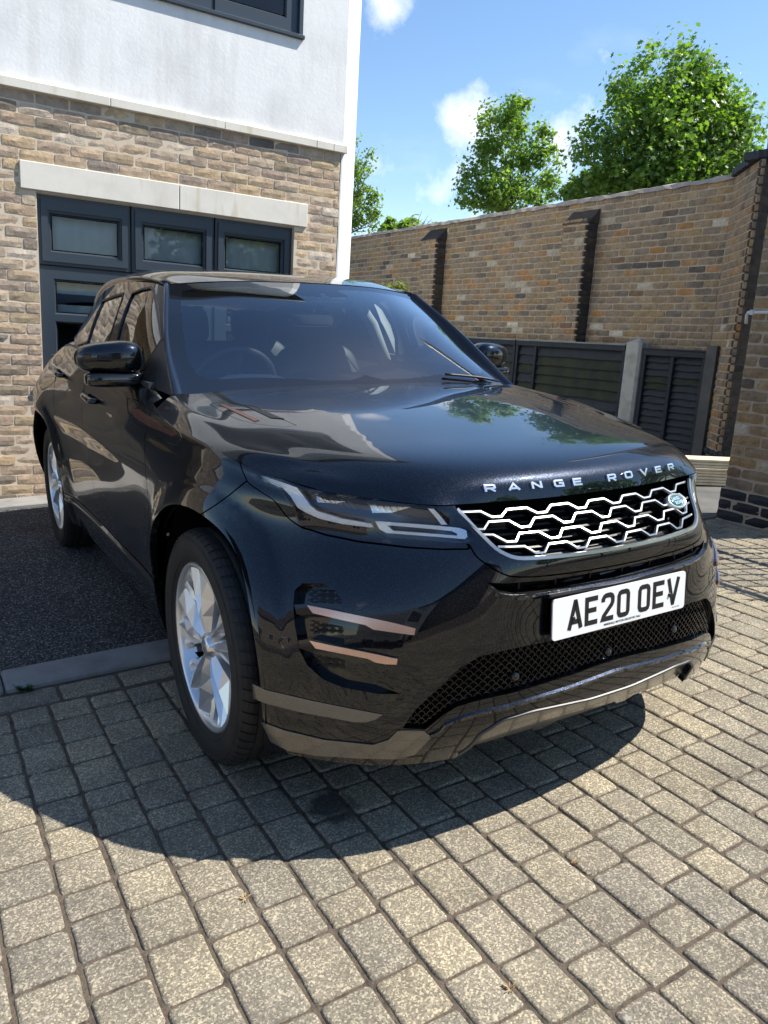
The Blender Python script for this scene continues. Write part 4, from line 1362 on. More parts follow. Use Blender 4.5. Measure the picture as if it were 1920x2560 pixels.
def wheel_meshes():
    out_ = {}
    mb = MB()
    mb.lathe([(.268, .088), (.268, .100), (.262, .104), (.254, .102), (.248, .090), (.244, .070), (.236, .050)], 96)
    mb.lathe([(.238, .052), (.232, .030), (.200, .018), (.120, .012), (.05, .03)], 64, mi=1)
    mb.lathe([(.0, .062), (.055, .062), (.062, .050), (.062, -.02)], 40)
    out_['rim'] = mb.mesh('rim')
    out_['tyre_p'] = [(.262, .090), (.270, .101), (.290, .1125), (.315, .1175), (.335, .1165), (.350, .110), (.360, .100), (.3668, .086), (.3700, .068), (.3700, .067), (.3630, .066), (.3630, .060), (.3705, .059),
                      (.3715, .032), (.3645, .031), (.3645, .023), (.3715, .022), (.3715, -.022), (.3645, -.023), (.3645, -.031), (.3715, -.032), (.3705, -.059), (.3630, -.060), (.3630, -.066), (.3700, -.067), (.3668, -.086), (.360, -.10), (.345, -.113), (.315, -.1175), (.28, -.108), (.262, -.09)]
    mb = MB(); mb.lathe(out_['tyre_p'], 120); 
    # raised rings and lettering band of the sidewall
    mb.lathe([(.283, .1095), (.284, .1115), (.287, .1127), (.288, .1115)], 96)
    mb.lathe([(.338, .1155), (.3395, .1172), (.343, .1155), (.344, .113)], 96)
    out_['tyre'] = mb.mesh('tyre')
    mb = MB()
    for i in range(64):
        a = 2 * math.pi * i / 64
        M = Matrix.Rotation(a, 4, 'Z')
        for sg in (1, -1):
            q = [(.3703, .066), (.3690, .080), (.3645, .094), (.356, .1065)]
            dw = .0125; vs = []
            for k, (r_, h_) in enumerate(q):
                sk = .012 * k / 3
                for dt in (-dw, dw):
                    vs.append(M @ Vector((r_ + .0026, dt + sk, sg * h_)))
                    vs.append(M @ Vector((r_ - .003, dt + sk, sg * h_)))
            fs = []
            for k in range(3):
                b = k * 4
                fs += [(b, b + 4, b + 6, b + 2), (b, b + 1, b + 5, b + 4), (b + 2, b + 6, b + 7, b + 3)]
            fs += [(0, 2, 3, 1), (12, 13, 15, 14)]
            mb.add(vs, fs)
    out_['tread'] = mb.mesh('tread')
    # spoke: two broad arms and two outer branches
    mb = MB()
    for s_ in (1, -1):
        ea = [(.046, .0015 * s_), (.10, .005 * s_), (.165, .012 * s_), (.251, .024 * s_)]
        eb = [(.046, .024 * s_), (.10, .046 * s_), (.150, .078 * s_), (.243, .100 * s_)]
        vs, fs = blade(ea, eb, [.074, .072, .072, .082], [.086, .096, .098, .098], .040, .28)
        mb.add(vs, fs if s_ < 0 else [f[::-1] for f in fs])
        ea = [(.175, .072 * s_), (.200, .086 * s_), (.236, .098 * s_)]
        eb = [(.155, .078 * s_), (.178, .106 * s_), (.217, .134 * s_)]
        vs, fs = blade(ea, eb, [.068, .070, .084], [.074, .078, .088], .040, .5)
        mb.add(vs, fs if s_ < 0 else [f[::-1] for f in fs])
    out_['spoke'] = mb.mesh('spoke')
    mb = MB(); mb.lathe([(.0, .094), (.024, .0935), (.030, .091), (.033, .087), (.036, .075), (.05, .062)], 40); out_['cap'] = mb.mesh('centre_cap')
    mb = MB(); mb.lathe([(.0, .025), (.07, .025), (.075, .005), (.165, .005), (.166, -.02), (.0, -.02)], 64)
    out_['disc'] = mb.mesh('brake_disc')
    mb = MB(); mb.bbox(-.165, -.09, -.075, .075, -.03, .045, .012); out_['caliper'] = mb.mesh('brake_caliper')
    return out_
WM = wheel_meshes()
for k, mt in (('rim', M_SILVER), ('tyre', M_RUBBER), ('tread', M_RUBBER), ('spoke', M_SILVER), ('cap', M_CHROME), ('disc', M_DISC), ('caliper', M_HOUSE)):
    WM[k].materials.append(mt)
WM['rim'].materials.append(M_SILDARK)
for s_, yc, rot0 in ((-1, 0, 100), (-1, WB, 60), (1, 0, 20), (1, WB, 75)):
    wo = link('wheel', WM['rim'], None, CAR)
    Mz = Matrix(((0, 0, s_, s_ * .8135), (s_ * 1.0, 0, 0, yc), (0, 1, 0, WR_), (0, 0, 0, 1)))
    wo.matrix_local = Mz @ Matrix.Rotation(math.radians(rot0), 4, 'Z')
    for nm, k in (('tyre', 'tyre'), ('tread', 'tread'), ('centre_cap', 'cap'), ('brake_disc', 'disc')):
        o = link(nm, WM[k], None, wo)
        if nm == 'tread': props(o, kind='stuff')
    o = link('brake_caliper', WM['caliper'], None, wo)
    for i in range(5):
        o = link('spoke', WM['spoke'], None, wo)
        o.rotation_euler = (0, 0, 2 * math.pi * i / 5)
# wheel arch liners
mb = MB()
for s_ in (-1, 1):
    for yc in (0, WB):
        vs = []; fs = []
        P = [(yc + (ARCH_R + .012) * math.cos(a), AZ + (ARCH_R + .012) * math.sin(a)) for a in np.linspace(-.12, math.pi + .12, 30)]
        for (y, z) in P: vs += [(s_ * .895, y, z), (s_ * .55, y, z)]
        for i in range(29): fs.append((2 * i, 2 * i + 1, 2 * i + 3, 2 * i + 2))
        k = len(vs); vs.append((s_ * .56, yc, AZ))
        for i in range(29): fs.append((2 * i + 1, k, 2 * i + 3))
        m2 = MB(); m2.add(vs, fs); m2.build('wheel_arch_liner', M_VOID, CAR)
# underbody
mb = MB(); mb.box(-.62, .62, -.62, 3.1, .22, .30); mb.box(-.82, .82, .5, 2.2, .22, .34); mb.build('underbody', M_VOID, CAR)
mb = MB(); mb.box(-.50, .50, -.48, .5, .30, .84); mb.box(-.36,.36,-.62,-.47,.35,.76); mb.build('engine', M_VOID, CAR)

# wipers and cowl
mb = MB(); mb.add([(-.80, .56, 1.07), (.80, .56, 1.07), (.80, .66, 1.06), (-.80, .66, 1.06)], [(0, 1, 2, 3)]); mb.build('scuttle', M_PLAST, CAR)
for x0, x1 in ((.70, .40),):
    mb = MB()
    pts = []
    for t in np.linspace(0, 1, 8):
        x = x0 + (x1 - x0) * t
        r = WS.top(abs(x), .585); p = WS.pos([r[0]], [r[1]])[0]
        pts.append((x, p[1] - .01, p[2] + .012))
    mb.tube(pts, .006, 6)
    mb.tube([(x0 + .015, .565, 1.092), (x0 - .06, .585, 1.108), pts[3]], [.012, .009, .006], 6)
    mb.build('wiper', M_PLAST, CAR)

# interior ------------------------------------------------------------------------
mb = MB()
vs = []; fs = []
xsn = np.linspace(-.70, .70, 29)
prof = [(.62, 1.055), (.74, 1.085), (.86, 1.098), (.94, 1.085), (.985, 1.02), (1.0, .85), (1.02, .6)]
for x in xsn:
    hump = .055 * math.exp(-((x + .37) / .17) ** 4)
    for k, (y, z) in enumerate(prof):
        hk = hump * [0, .25, .85, 1, .9, .3, 0][k]
        vs.append((x, y + hk * .4, z + hk))
for i in range(len(xsn) - 1):
    for k in range(len(prof) - 1):
        n = len(prof); fs.append((i * n + k, (i + 1) * n + k, (i + 1) * n + k + 1, i * n + k + 1))
mb.add(vs, fs, 0, True); mb.build('dashboard', M_DASH, CAR)
SWM = Matrix.Translation((-.37, 1.10, 1.075)) @ Matrix.Rotation(math.radians(-65), 4, 'X')
mb = MB(); mb.tube([SWM @ Vector((.185 * math.cos(a), .18 * math.sin(a), 0)) for a in np.linspace(0, 2 * math.pi, 41)[:-1]], .0165, 10, closed=True)
for a in (0, math.pi, -math.pi / 2):
    mb.tube([SWM @ Vector((.05 * math.cos(a), .05 * math.sin(a), .01)), SWM @ Vector((.18 * math.cos(a), .18 * math.sin(a), 0))], .016, 8)
mb.lathe([(0.001, .03), (.06, .025), (.075, 0), (.07, -.03)], 24, SWM)
mb.build('steering_wheel', M_SEAT, CAR)
def seat(x, y, w_, backh):
    mb = MB()
    M = Matrix.Translation((x, y, .62))
    vs, fs = superell(0, 0, 0, w_ / 2, .27, .09, .45, .45)
    mb.add([M @ Vector(p) for p in vs], fs, 0, True)
    M = Matrix.Translation((x, y + .27, .92)) @ Matrix.Rotation(math.radians(-14), 4, 'X')
    vs, fs = superell(0, 0, 0, w_ / 2, .075, .33, .5, .45)
    mb.add([M @ Vector(p) for p in vs], fs, 0, True)
    s_ = mb.build('seat', M_SEAT, CAR)
    mb = MB(); M = Matrix.Translation((x, y + .37, 1.33)) @ Matrix.Rotation(math.radians(-10), 4, 'X')
    vs, fs = superell(0, 0, 0, .13, .05, .095, .5, .5)
    mb.add([M @ Vector(p) for p in vs], fs, 0, True)
    for q in (-.05, .05): mb.tube([M @ Vector((q, 0, -.05)), M @ Vector((q, 0, -.16))], .008, 6)
    mb.build('headrest', M_SEAT, s_)
seat(-.37, 1.45, .52, .6); seat(.37, 1.45, .52, .6); seat(-.36, 2.35, .5, .6); seat(.36, 2.35, .5, .6)
mb = MB(); mb.box(-.80, .80, .9, 3.1, .36, .40); mb.build('cabin_floor', M_SEAT, CAR)
for s_ in (-1, 1):
    mb = MB(); mb.box(min(s_ * .80, s_ * .84), max(s_ * .80, s_ * .84), .75, 3.0, .40, 1.13); mb.build('door_card', M_LINER if False else M_SEAT, CAR)
mb = MB(); mb.bbox(-.12, .12, .95, 1.9, .45, .86, .03); mb.build('centre_console', M_SEAT, CAR)
# rear view mirror and camera housing
mb = MB(); vs, fs = superell(0, 1.07, 1.37, .115, .02, .034, .5, .5); mb.add(vs, fs, 0, True)
mb.tube([(0, 1.07, 1.39), (0, 1.05, 1.47)], .014, 8); mb.build('interior_mirror', M_GLOSS, CAR)
mb = MB(); mb.bbox(-.12, .12, .98, 1.10, 1.44, 1.465, .01); mb.build('camera_housing', M_GLOSS, CAR)
for s_ in (-1, 1):   # B pillar inside
    mb = MB(); mb.tube([(s_ * .78, 1.66, 1.1), (s_ * .70, 1.72, 1.35), (s_ * .60, 1.76, 1.50)], .035, 8); mb.build('pillar_lining', M_LINER, CAR)
# ---------------------------------------------------------------- masonry helpers
def rnd_value(t):
    """one random number per object and per loose piece"""
    oi = node(t, 'ShaderNodeObjectInfo'); ge = node(t, 'ShaderNodeNewGeometry')
    a = node(t, 'ShaderNodeMath', operation='ADD')
    t.links.new(oi.outputs['Random'], a.inputs[0]); t.links.new(ge.outputs['Random Per Island'], a.inputs[1])
    f = node(t, 'ShaderNodeMath', operation='FRACT'); t.links.new(a.outputs[0], f.inputs[0])
    return f.outputs[0]
def masonry(name, stops, scale=6, var=.35, rough=.9, bump=.5, bscale=40, dirt=(.03, .028, .025), dirt_amt=.25, fine=160):
    m, t, b = principled(name, stops[0][1], rough, 0, .25)
    rv = rnd_value(t)
    r = ramp(t, stops); r.color_ramp.interpolation = 'LINEAR'
    t.links.new(rv, r.inputs[0])
    tcn = node(t, 'ShaderNodeTexCoord')
    ad = node(t, 'ShaderNodeVectorMath', operation='ADD')
    cx = node(t, 'ShaderNodeCombineXYZ'); mu = node(t, 'ShaderNodeMath', operation='MULTIPLY'); mu.inputs[1].default_value = 37.0
    t.links.new(rv, mu.inputs[0]); t.links.new(mu.outputs[0], cx.inputs[0]); t.links.new(mu.outputs[0], cx.inputs[2])
    ge = node(t, 'ShaderNodeNewGeometry')
    t.links.new(ge.outputs['Position'], ad.inputs[0]); t.links.new(cx.outputs[0], ad.inputs[1])
    n = node(t, 'ShaderNodeTexNoise', i_Scale=scale * 2.5, i_Detail=6, i_Roughness=.65); t.links.new(ad.outputs[0], n.inputs['Vector'])
    rr = ramp(t, [(.25, (1 - var,) * 3), (.75, (1 + var,) * 3)]); t.links.new(n.outputs['Fac'], rr.inputs[0])
    c1 = mixrgb(t, r.outputs[0], rr.outputs[0], 1.0, 'MULTIPLY')
    n2 = node(t, 'ShaderNodeTexNoise', i_Scale=scale * 7, i_Detail=7, i_Roughness=.7); t.links.new(ad.outputs[0], n2.inputs['Vector'])
    r2 = ramp(t, [(.52, (0, 0, 0)), (.72, (1, 1, 1))]); t.links.new(n2.outputs['Fac'], r2.inputs[0])
    mm = node(t, 'ShaderNodeMath', operation='MULTIPLY'); mm.inputs[1].default_value = dirt_amt; t.links.new(r2.outputs[0], mm.inputs[0])
    c2 = mixrgb(t, c1, dirt, mm.outputs[0])
    t.links.new(c2, b.inputs['Base Color'])
    n3 = node(t, 'ShaderNodeTexNoise', i_Scale=bscale, i_Detail=8, i_Roughness=.7); t.links.new(ad.outputs[0], n3.inputs['Vector'])
    bp = node(t, 'ShaderNodeBump', i_Strength=bump, i_Distance=.008); t.links.new(n3.outputs['Fac'], bp.inputs['Height'])
    t.links.new(bp.outputs[0], b.inputs['Normal'])
    return m
def block_mesh(name, Lx, H, D, jag=.003, face=.004, nx=4, nz=2, seed=0, round_=.006):
    """rough block: front face towards -y, x along the wall, z up; centred; back open"""
    rs = np.random.RandomState(seed)
    vs = []; fs = []
    gx = np.linspace(-Lx / 2, Lx / 2, nx + 1); gz = np.linspace(-H / 2, H / 2, nz + 1)
    for k, z in enumerate(gz):
        for i, x in enumerate(gx):
            ed = (i in (0, nx)) or (k in (0, nz))
            x2 = x; z2 = z; y = 0
            if i in (0, nx) and k in (0, nz):
                x2 -= math.copysign(round_ * .7, x); z2 -= math.copysign(round_ * .7, z)
            x2 += rs.uniform(-jag, jag) * (1 if ed else 2.5); z2 += rs.uniform(-jag, jag)
            y += rs.uniform(-face, face) * (.4 if ed else 1) + (round_ if ed else 0)
            vs.append((x2, y, z2))
    W = nx + 1
    for k in range(nz):
        for i in range(nx):
            a = k * W + i
            fs.append((a, a + 1, a + W + 1, a + W))
    bd = [i for i in range(W)] + [k * W + nx for k in range(1, nz + 1)] + [nz * W + i for i in range(nx - 1, -1, -1)] + [k * W for k in range(nz - 1, 0, -1)]
    base = len(vs)
    for i in bd: vs.append((vs[i][0] * 1.0, D, vs[i][2]))
    n = len(bd)
    for k in range(n):
        j = (k + 1) % n
        fs.append((bd[j], bd[k], base + k, base + j))
    me = bpy.data.meshes.new(name); me.from_pydata(vs, [], fs); me.update()
    return me
def proj_px(p):
    q = CAM_R.T @ (np.array(p) - CAM_C)
    if -q[2] < .05: return None
    return 960 + CAM_F * q[0] / -q[2], 1280 - CAM_F * q[1] / -q[2], -q[2]
def score(p):
    r = proj_px(p)
    if r is None: return -1e3
    x, y, d = r
    if -60 < x < 1980 and -60 < y < 2620: return 100 - d
    return -d
def place_blocks(items, variants, mat, parent, name, limit=300, base=None):
    """items: (score, Matrix, size key). The best become objects sharing mesh data, the rest one joined part"""
    items = sorted(items, key=lambda q: -q[0])
    for me in variants.values():
        for m_ in me:
            if not m_.materials: m_.materials.append(mat)
    k = 0
    for sc, M, key in items[:limit]:
        me = variants[key][k % len(variants[key])]; k += 1
        o = bpy.data.objects.new(name, me); COL.objects.link(o)
        if parent is not None: o.parent = parent
        o.matrix_local = M
    rest = items[limit:]
    if rest:
        mb = MB()
        cache = {}
        for sc, M, key in rest:
            me = variants[key][k % len(variants[key])]; k += 1
            if me.name not in cache:
                cache[me.name] = (np.array([tuple(v.co) for v in me.vertices]), [tuple(p.vertices) for p in me.polygons])
            V, F = cache[me.name]
            A_ = np.array(M)
            P = V @ A_[:3, :3].T + A_[:3, 3]
            mb.add(P.tolist(), F)
        o = mb.build(name + 's', mat, parent)
        props(o, kind='stuff')
        return o

# ---------------------------------------------------------------- ground
def make_paver_mat():
    m, t, b = principled('paver_concrete', (.2, .19, .17), .92, 0, .2)
    rv = rnd_value(t)
    r = ramp(t, [(0, (.225, .200, .155)), (.3, (.255, .226, .178)), (.55, (.200, .182, .150)), (.8, (.275, .242, .182)), (1, (.215, .196, .160))])
    t.links.new(rv, r.inputs[0])
    ge = node(t, 'ShaderNodeNewGeometry')
    n = node(t, 'ShaderNodeTexNoise', i_Scale=5.0, i_Detail=6, i_Roughness=.65); t.links.new(ge.outputs['Position'], n.inputs['Vector'])
    rr = ramp(t, [(.25, (.72,) * 3), (.75, (1.22,) * 3)]); t.links.new(n.outputs['Fac'], rr.inputs[0])
    c = mixrgb(t, r.outputs[0], rr.outputs[0], 1.0, 'MULTIPLY')
    # exposed aggregate: pale chips
    vo = node(t, 'ShaderNodeTexVoronoi', i_Scale=250.0); t.links.new(ge.outputs['Position'], vo.inputs['Vector'])
    sp = node(t, 'ShaderNodeSeparateXYZ'); t.links.new(vo.outputs['Color'], sp.inputs[0])
    rc = ramp(t, [(0.0, (.42, .40, .37)), (.25, (.62, .60, .56)), (.50, (1.0, .99, .95)), (.74, (1.12, 1.1, 1.02)), (.80, (1.9, 1.82, 1.65)), (1.0, (2.5, 2.4, 2.15))])
    t.links.new(sp.outputs[0], rc.inputs[0])
    c = mixrgb(t, c, rc.outputs[0], .62, 'MULTIPLY')
    # lichen spots and stains
    n3 = node(t, 'ShaderNodeTexNoise', i_Scale=17.0, i_Detail=4, i_Roughness=.5); t.links.new(ge.outputs['Position'], n3.inputs['Vector'])
    r3 = ramp(t, [(.70, (0, 0, 0)), (.74, (1, 1, 1))]); t.links.new(n3.outputs['Fac'], r3.inputs[0])
    mm = node(t, 'ShaderNodeMath', operation='MULTIPLY'); mm.inputs[1].default_value = .45; t.links.new(r3.outputs[0], mm.inputs[0])
    c = mixrgb(t, c, (.50, .49, .44), mm.outputs[0])
    n4 = node(t, 'ShaderNodeTexNoise', i_Scale=2.3, i_Detail=5); t.links.new(ge.outputs['Position'], n4.inputs['Vector'])
    r4 = ramp(t, [(.56, (0, 0, 0)), (.75, (.55, .55, .55))]); t.links.new(n4.outputs['Fac'], r4.inputs[0])
    c = mixrgb(t, c, (.10, .095, .085), r4.outputs[0])
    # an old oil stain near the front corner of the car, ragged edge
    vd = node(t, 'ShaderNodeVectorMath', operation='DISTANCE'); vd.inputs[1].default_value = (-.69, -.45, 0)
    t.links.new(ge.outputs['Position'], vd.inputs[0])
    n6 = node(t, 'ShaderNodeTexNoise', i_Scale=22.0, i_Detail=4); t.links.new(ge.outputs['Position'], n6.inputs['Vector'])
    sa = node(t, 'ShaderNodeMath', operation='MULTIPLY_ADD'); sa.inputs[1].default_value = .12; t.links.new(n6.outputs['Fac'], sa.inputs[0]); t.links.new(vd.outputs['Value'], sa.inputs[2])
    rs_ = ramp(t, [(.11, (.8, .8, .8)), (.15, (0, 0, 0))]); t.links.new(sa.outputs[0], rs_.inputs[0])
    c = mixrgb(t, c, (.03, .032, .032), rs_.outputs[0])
    # broad worn tracks and sandy patches
    n7 = node(t, 'ShaderNodeTexNoise', i_Scale=.9, i_Detail=5, i_Roughness=.6); t.links.new(ge.outputs['Position'], n7.inputs['Vector'])
    r7 = ramp(t, [(.35, (.80, .80, .82)), (.65, (1.14, 1.12, 1.06))]); t.links.new(n7.outputs['Fac'], r7.inputs[0])
    c = mixrgb(t, c, r7.outputs[0], 1.0, 'MULTIPLY')
    t.links.new(c, b.inputs['Base Color'])
    bp = node(t, 'ShaderNodeBump', i_Strength=.7, i_Distance=.0025)
    n5 = node(t, 'ShaderNodeTexNoise', i_Scale=120, i_Detail=4); t.links.new(ge.outputs['Position'], n5.inputs['Vector'])
    ad = node(t, 'ShaderNodeMath', operation='ADD'); t.links.new(n5.outputs['Fac'], ad.inputs[0]); t.links.new(sp.outputs[0], ad.inputs[1])
    t.links.new(ad.outputs[0], bp.inputs['Height']); t.links.new(bp.outputs[0], b.inputs['Normal'])
    return m
M_PAVER = make_paver_mat()
M_JOINT = noisy('joint_soil', (.045, .035, .026), (.125, .095, .070), 26, 1.0, .8, 120, c2=(.075, .072, .034), coord='Object', dist=.01)
M_CONC = noisy('concrete', (.17, .165, .155), (.26, .25, .235), 5, .9, .35, 130, c2=(.24, .24, .22), coord='Object', dist=.004)
def make_asphalt():
    m, t, b = principled('asphalt', (.05, .05, .05), .88, 0, .3)
    ge = node(t, 'ShaderNodeNewGeometry')
    vo = node(t, 'ShaderNodeTexVoronoi', i_Scale=150.0); t.links.new(ge.outputs['Position'], vo.inputs['Vector'])
    sp = node(t, 'ShaderNodeSeparateXYZ'); t.links.new(vo.outputs['Color'], sp.inputs[0])
    rc = ramp(t, [(0.0, (.012, .012, .013)), (.35, (.036, .037, .039)), (.7, (.07, .071, .073)), (.88, (.12, .12, .12)), (1.0, (.30, .30, .29))])
    t.links.new(sp.outputs[1], rc.inputs[0])
    n = node(t, 'ShaderNodeTexNoise', i_Scale=1.3, i_Detail=6); t.links.new(ge.outputs['Position'], n.inputs['Vector'])
    rr = ramp(t, [(.3, (.8,) * 3), (.7, (1.35, 1.32, 1.26))]); t.links.new(n.outputs['Fac'], rr.inputs[0])
    t.links.new(mixrgb(t, rc.outputs[0], rr.outputs[0], 1.0, 'MULTIPLY'), b.inputs['Base Color'])
    bp = node(t, 'ShaderNodeBump', i_Strength=.9, i_Distance=.004); t.links.new(vo.outputs['Distance'], bp.inputs['Height']); t.links.new(bp.outputs[0], b.inputs['Normal'])
    return m
M_ASPH = make_asphalt()
mb = MB(); n = 40
mb.add([(-400, -400, -.030), (400, -400, -.030), (400, 400, -.030), (-400, 400, -.030)], [(0, 1, 2, 3)])
props(mb.build('ground', noisy('far_ground', (.10, .095, .08), (.16, .15, .13), .4, .95, 0)), kind='structure')
mb = MB(); mb.add([(-9, -16, -.0065), (9, -16, -.0065), (9, 1.3, -.0065), (-9, 1.3, -.0065)], [(0, 1, 2, 3)])
drive = props(mb.build('driveway', M_JOINT), kind='structure')
mb = MB(); mb.add([(-9, .90, .004), (1.6, .90, .004), (1.6, 4.3, .004), (-9, 4.3, .004)], [(0, 1, 2, 3)])
props(mb.build('asphalt', M_ASPH), kind='structure')
mb = MB(); mb.add([(1.6, 1.28, -.002), (9, 1.28, -.002), (9, 14, -.002), (1.6, 14, -.002)], [(0, 1, 2, 3)])
props(mb.build('pavement', noisy('worn_concrete', (.085, .082, .075), (.15, .145, .13), 3, .95, .4, 90, coord='Object')), kind='structure')
# kerb stones
kerb = props(empty('kerb', (0, .85, 0)), kind='structure')
x = -9.0; rs = np.random.RandomState(3)
x = -1.425 - .915 * 8
while x < 1.6:
    mb = MB(); mb.bbox(x + .003, x + .912, -.088, .092, -.03, .020 + rs.uniform(-.002, .002), .010)
    o = mb.build('kerb_stone', M_CONC, kerb); x += .915
strip = props(empty('wall_footing', (0, 3.95, 0)), kind='structure')
x = -6.0
while x < 1.7:
    mb = MB(); mb.bbox(x + .004, x + .596, -.17, .10, -.03, .030, .008); mb.build('slab', M_CONC, strip); x += .6

# pavers: three lengths, rounded tumbled edges
def paver_mesh(name, Lx, Ly, seed):
    rs = np.random.RandomState(seed)
    r = rs.uniform(.008, .014); pts = []
    hx, hy = Lx / 2 - .0035, Ly / 2 - .0035
    for cx, cy, a0 in ((hx - r, hy - r, 0), (-hx + r, hy - r, 90), (-hx + r, -hy + r, 180), (hx - r, -hy + r, 270)):
        for k in range(4):
            a = math.radians(a0 + 30 * k); j = rs.uniform(-.0014, .0014)
            pts.append((cx + (r + j) * math.cos(a), cy + (r + j) * math.sin(a)))
        # a point along the side
        nx_, ny_ = {0: (0, hy), 90: (-hx, 0), 180: (0, -hy), 270: (hx, 0)}[a0]
        pts.append((nx_ + rs.uniform(-.002, .002), ny_ + rs.uniform(-.002, .002)))
    n = len(pts); vs = []; fs = []
    tz = rs.uniform(-.0015, .0015, 2)
    for s_, z in ((1.0, -.03), (1.0, -.0075), (None, -.0015), (None, 0.0)):
        for (x, y) in pts:
            k = s_
            if z == -.0015: x2, y2 = x - math.copysign(.0035, x), y - math.copysign(.0035, y)
            elif z == 0.0: x2, y2 = x - math.copysign(.010, x), y - math.copysign(.010, y)
            else: x2, y2 = x, y
            zz = z + (tz[0] * x / Lx + tz[1] * y / Ly if z > -.02 else 0) + (rs.uniform(-.0005, .0005) if z > -.02 else 0)
            vs.append((x2, y2, zz))
    for q in range(3):
        for i in range(n):
            j = (i + 1) % n
            fs.append((q * n + i, q * n + j, (q + 1) * n + j, (q + 1) * n + i))
    fs.append(tuple(3 * n + i for i in range(n)))
    me = bpy.data.meshes.new(name); me.from_pydata(vs, [], fs)
    me.polygons.foreach_set('use_smooth', [True] * (3 * n) + [False]); me.update()
    return me
LX = [-1.705, -1.565, -1.430, -1.300, -1.165, -1.032, -.905, -.775, -.645, -.515, -.387, -.255, -.120, .008, .125, .240, .355, .470, .588]
while LX[-1] < 6.5: LX.append(LX[-1] + (.118 if len(LX) % 3 else .135))
while LX[0] > -5.5: LX.insert(0, LX[0] - .133)
variants = {}; items = []
rs = np.random.RandomState(5)
for i in range(len(LX) - 1):
    wx = round((LX[i + 1] - LX[i]) / .004) * .004
    y = (.60 if LX[i] < 1.25 else 1.28) - rs.uniform(0, .03)
    ymin = -9.5
    while y > ymin:
        xc = (LX[i] + LX[i + 1]) / 2
        Ly = float(rs.choice([.102, .138, .138, .172] if xc < .2 else [.102, .138, .172, .204, .204]))
        key = (wx, Ly)
        if key not in variants: variants[key] = [paver_mesh('paver', wx, Ly, int(rs.randint(1e6))) for _ in range(4)]
        yc = y - Ly / 2
        M = Matrix.Translation((xc + rs.uniform(-.0012, .0012), yc, rs.uniform(-.002, .0015))) @ Matrix.Rotation(rs.uniform(-.006, .006) + (math.pi if rs.rand() < .5 else 0), 4, 'Z')
        sc = score((xc, yc, 0))
        if sc > 0 or yc > -6.5: items.append((sc, M, key))
        y -= Ly
x = -5.5
while x < 1.25:
    key = (.216, .132)
    if key not in variants: variants[key] = [paver_mesh('paver', .216, .132, 77 + k) for k in range(4)]
    items.append((score((x, .67, 0)), Matrix.Translation((x, .675, rs.uniform(-.002, .001))), key)); x += .218
place_blocks(items, variants, M_PAVER, drive, 'paver', 300)

# weed at the kerb
def leaf_tuft(name, loc, n, h, spread, mat, seed, parent=None, wid=.012):
    rs = np.random.RandomState(seed); mb = MB()
    for i in range(n):
        a = rs.uniform(0, 6.283); l = h * rs.uniform(.5, 1); s_ = spread * rs.uniform(.3, 1)
        d = Vector((math.cos(a), math.sin(a), 0)); side = Vector((-d.y, d.x, 0)) * wid * rs.uniform(.5, 1)
        p0 = Vector(loc) + d * spread * .1; p1 = p0 + d * s_ * .5 + Vector((0, 0, l * .7)); p2 = p0 + d * s_ + Vector((0, 0, l))
        mb.add([p0, p1 + side, p2, p1 - side], [(0, 1, 2, 3)])
    return mb.build(name, mat, parent)
M_WEED = principled('weed_leaf', (.035, .10, .02), .6)[0]
o = leaf_tuft('weed', (-1.36, .752, 0), 46, .022, .045, M_WEED, 3); props(o, 'small green weed growing in the joint at the kerb', 'weed')
M_STRAW = principled('dry_leaf', (.30, .20, .10), .8)[0]
for k, (px_, py_) in enumerate([(1058 * .5787, 1500 + 1290 * .5787), (960 + 820 * .5787, 1500 + 1140 * .5787), (960 + 545 * .5787, 1500 + 1680 * .5787)]):
    d = CAM_R @ np.array([(px_ - 960) / CAM_F, -(py_ - 1280) / CAM_F, -1.0]); t_ = -CAM_C[2] / d[2]; p = CAM_C + d * t_
    o = leaf_tuft('dry_grass', (p[0], p[1], 0), 14, .008, .022, M_STRAW, 10 + k, wid=.003)
    props(o, ['tiny dry straw tuft in a joint below the front left of the shadow edge', 'tiny dry straw tuft in a sunlit paver joint right of centre', 'tiny dry straw tuft in a paver joint near the bottom edge'][k], 'dry grass', 'dry tufts in the paver joints')
# ---------------------------------------------------------------- the house
TH = math.radians(2.45)
TILT = Matrix.Rotation(TH, 4, 'Y')
HOUSE = empty('house'); HOUSE.matrix_world = Matrix.Translation((0, 4.1, 0)) @ TILT
props(HOUSE, 'white rendered and buff brick house with dark grey windows behind the car', 'house')
HW = HOUSE.matrix_world
M_HB = masonry('house_brick', [(0, (.47, .35, .235)), (.12, (.41, .31, .23)), (.28, (.53, .39, .235)), (.42, (.35, .26, .20)), (.56, (.49, .39, .28)), (.7, (.30, .235, .185)), (.8, (.57, .43, .25)), (.9, (.13, .12, .115)), (.94, (.48, .37, .28)), (1, (.64, .55, .44))], scale=5, var=.30, bump=.9, bscale=24, dirt=(.10, .09, .085), dirt_amt=.45)
M_MORT = noisy('mortar', (.56, .47, .35), (.66, .56, .43), 9, .95, .35, 150, coord='Object', dist=.004)
M_STONE = noisy('cast_stone', (.62, .58, .50), (.72, .68, .60), 3, .85, .15, 200, c2=(.66, .62, .50), coord='Object', dist=.003)
M_REND = noisy('white_render', (.62, .625, .615), (.79, .79, .775), 1.6, .85, .35, 38, c2=(.72, .725, .715), coord='Object', dist=.004)
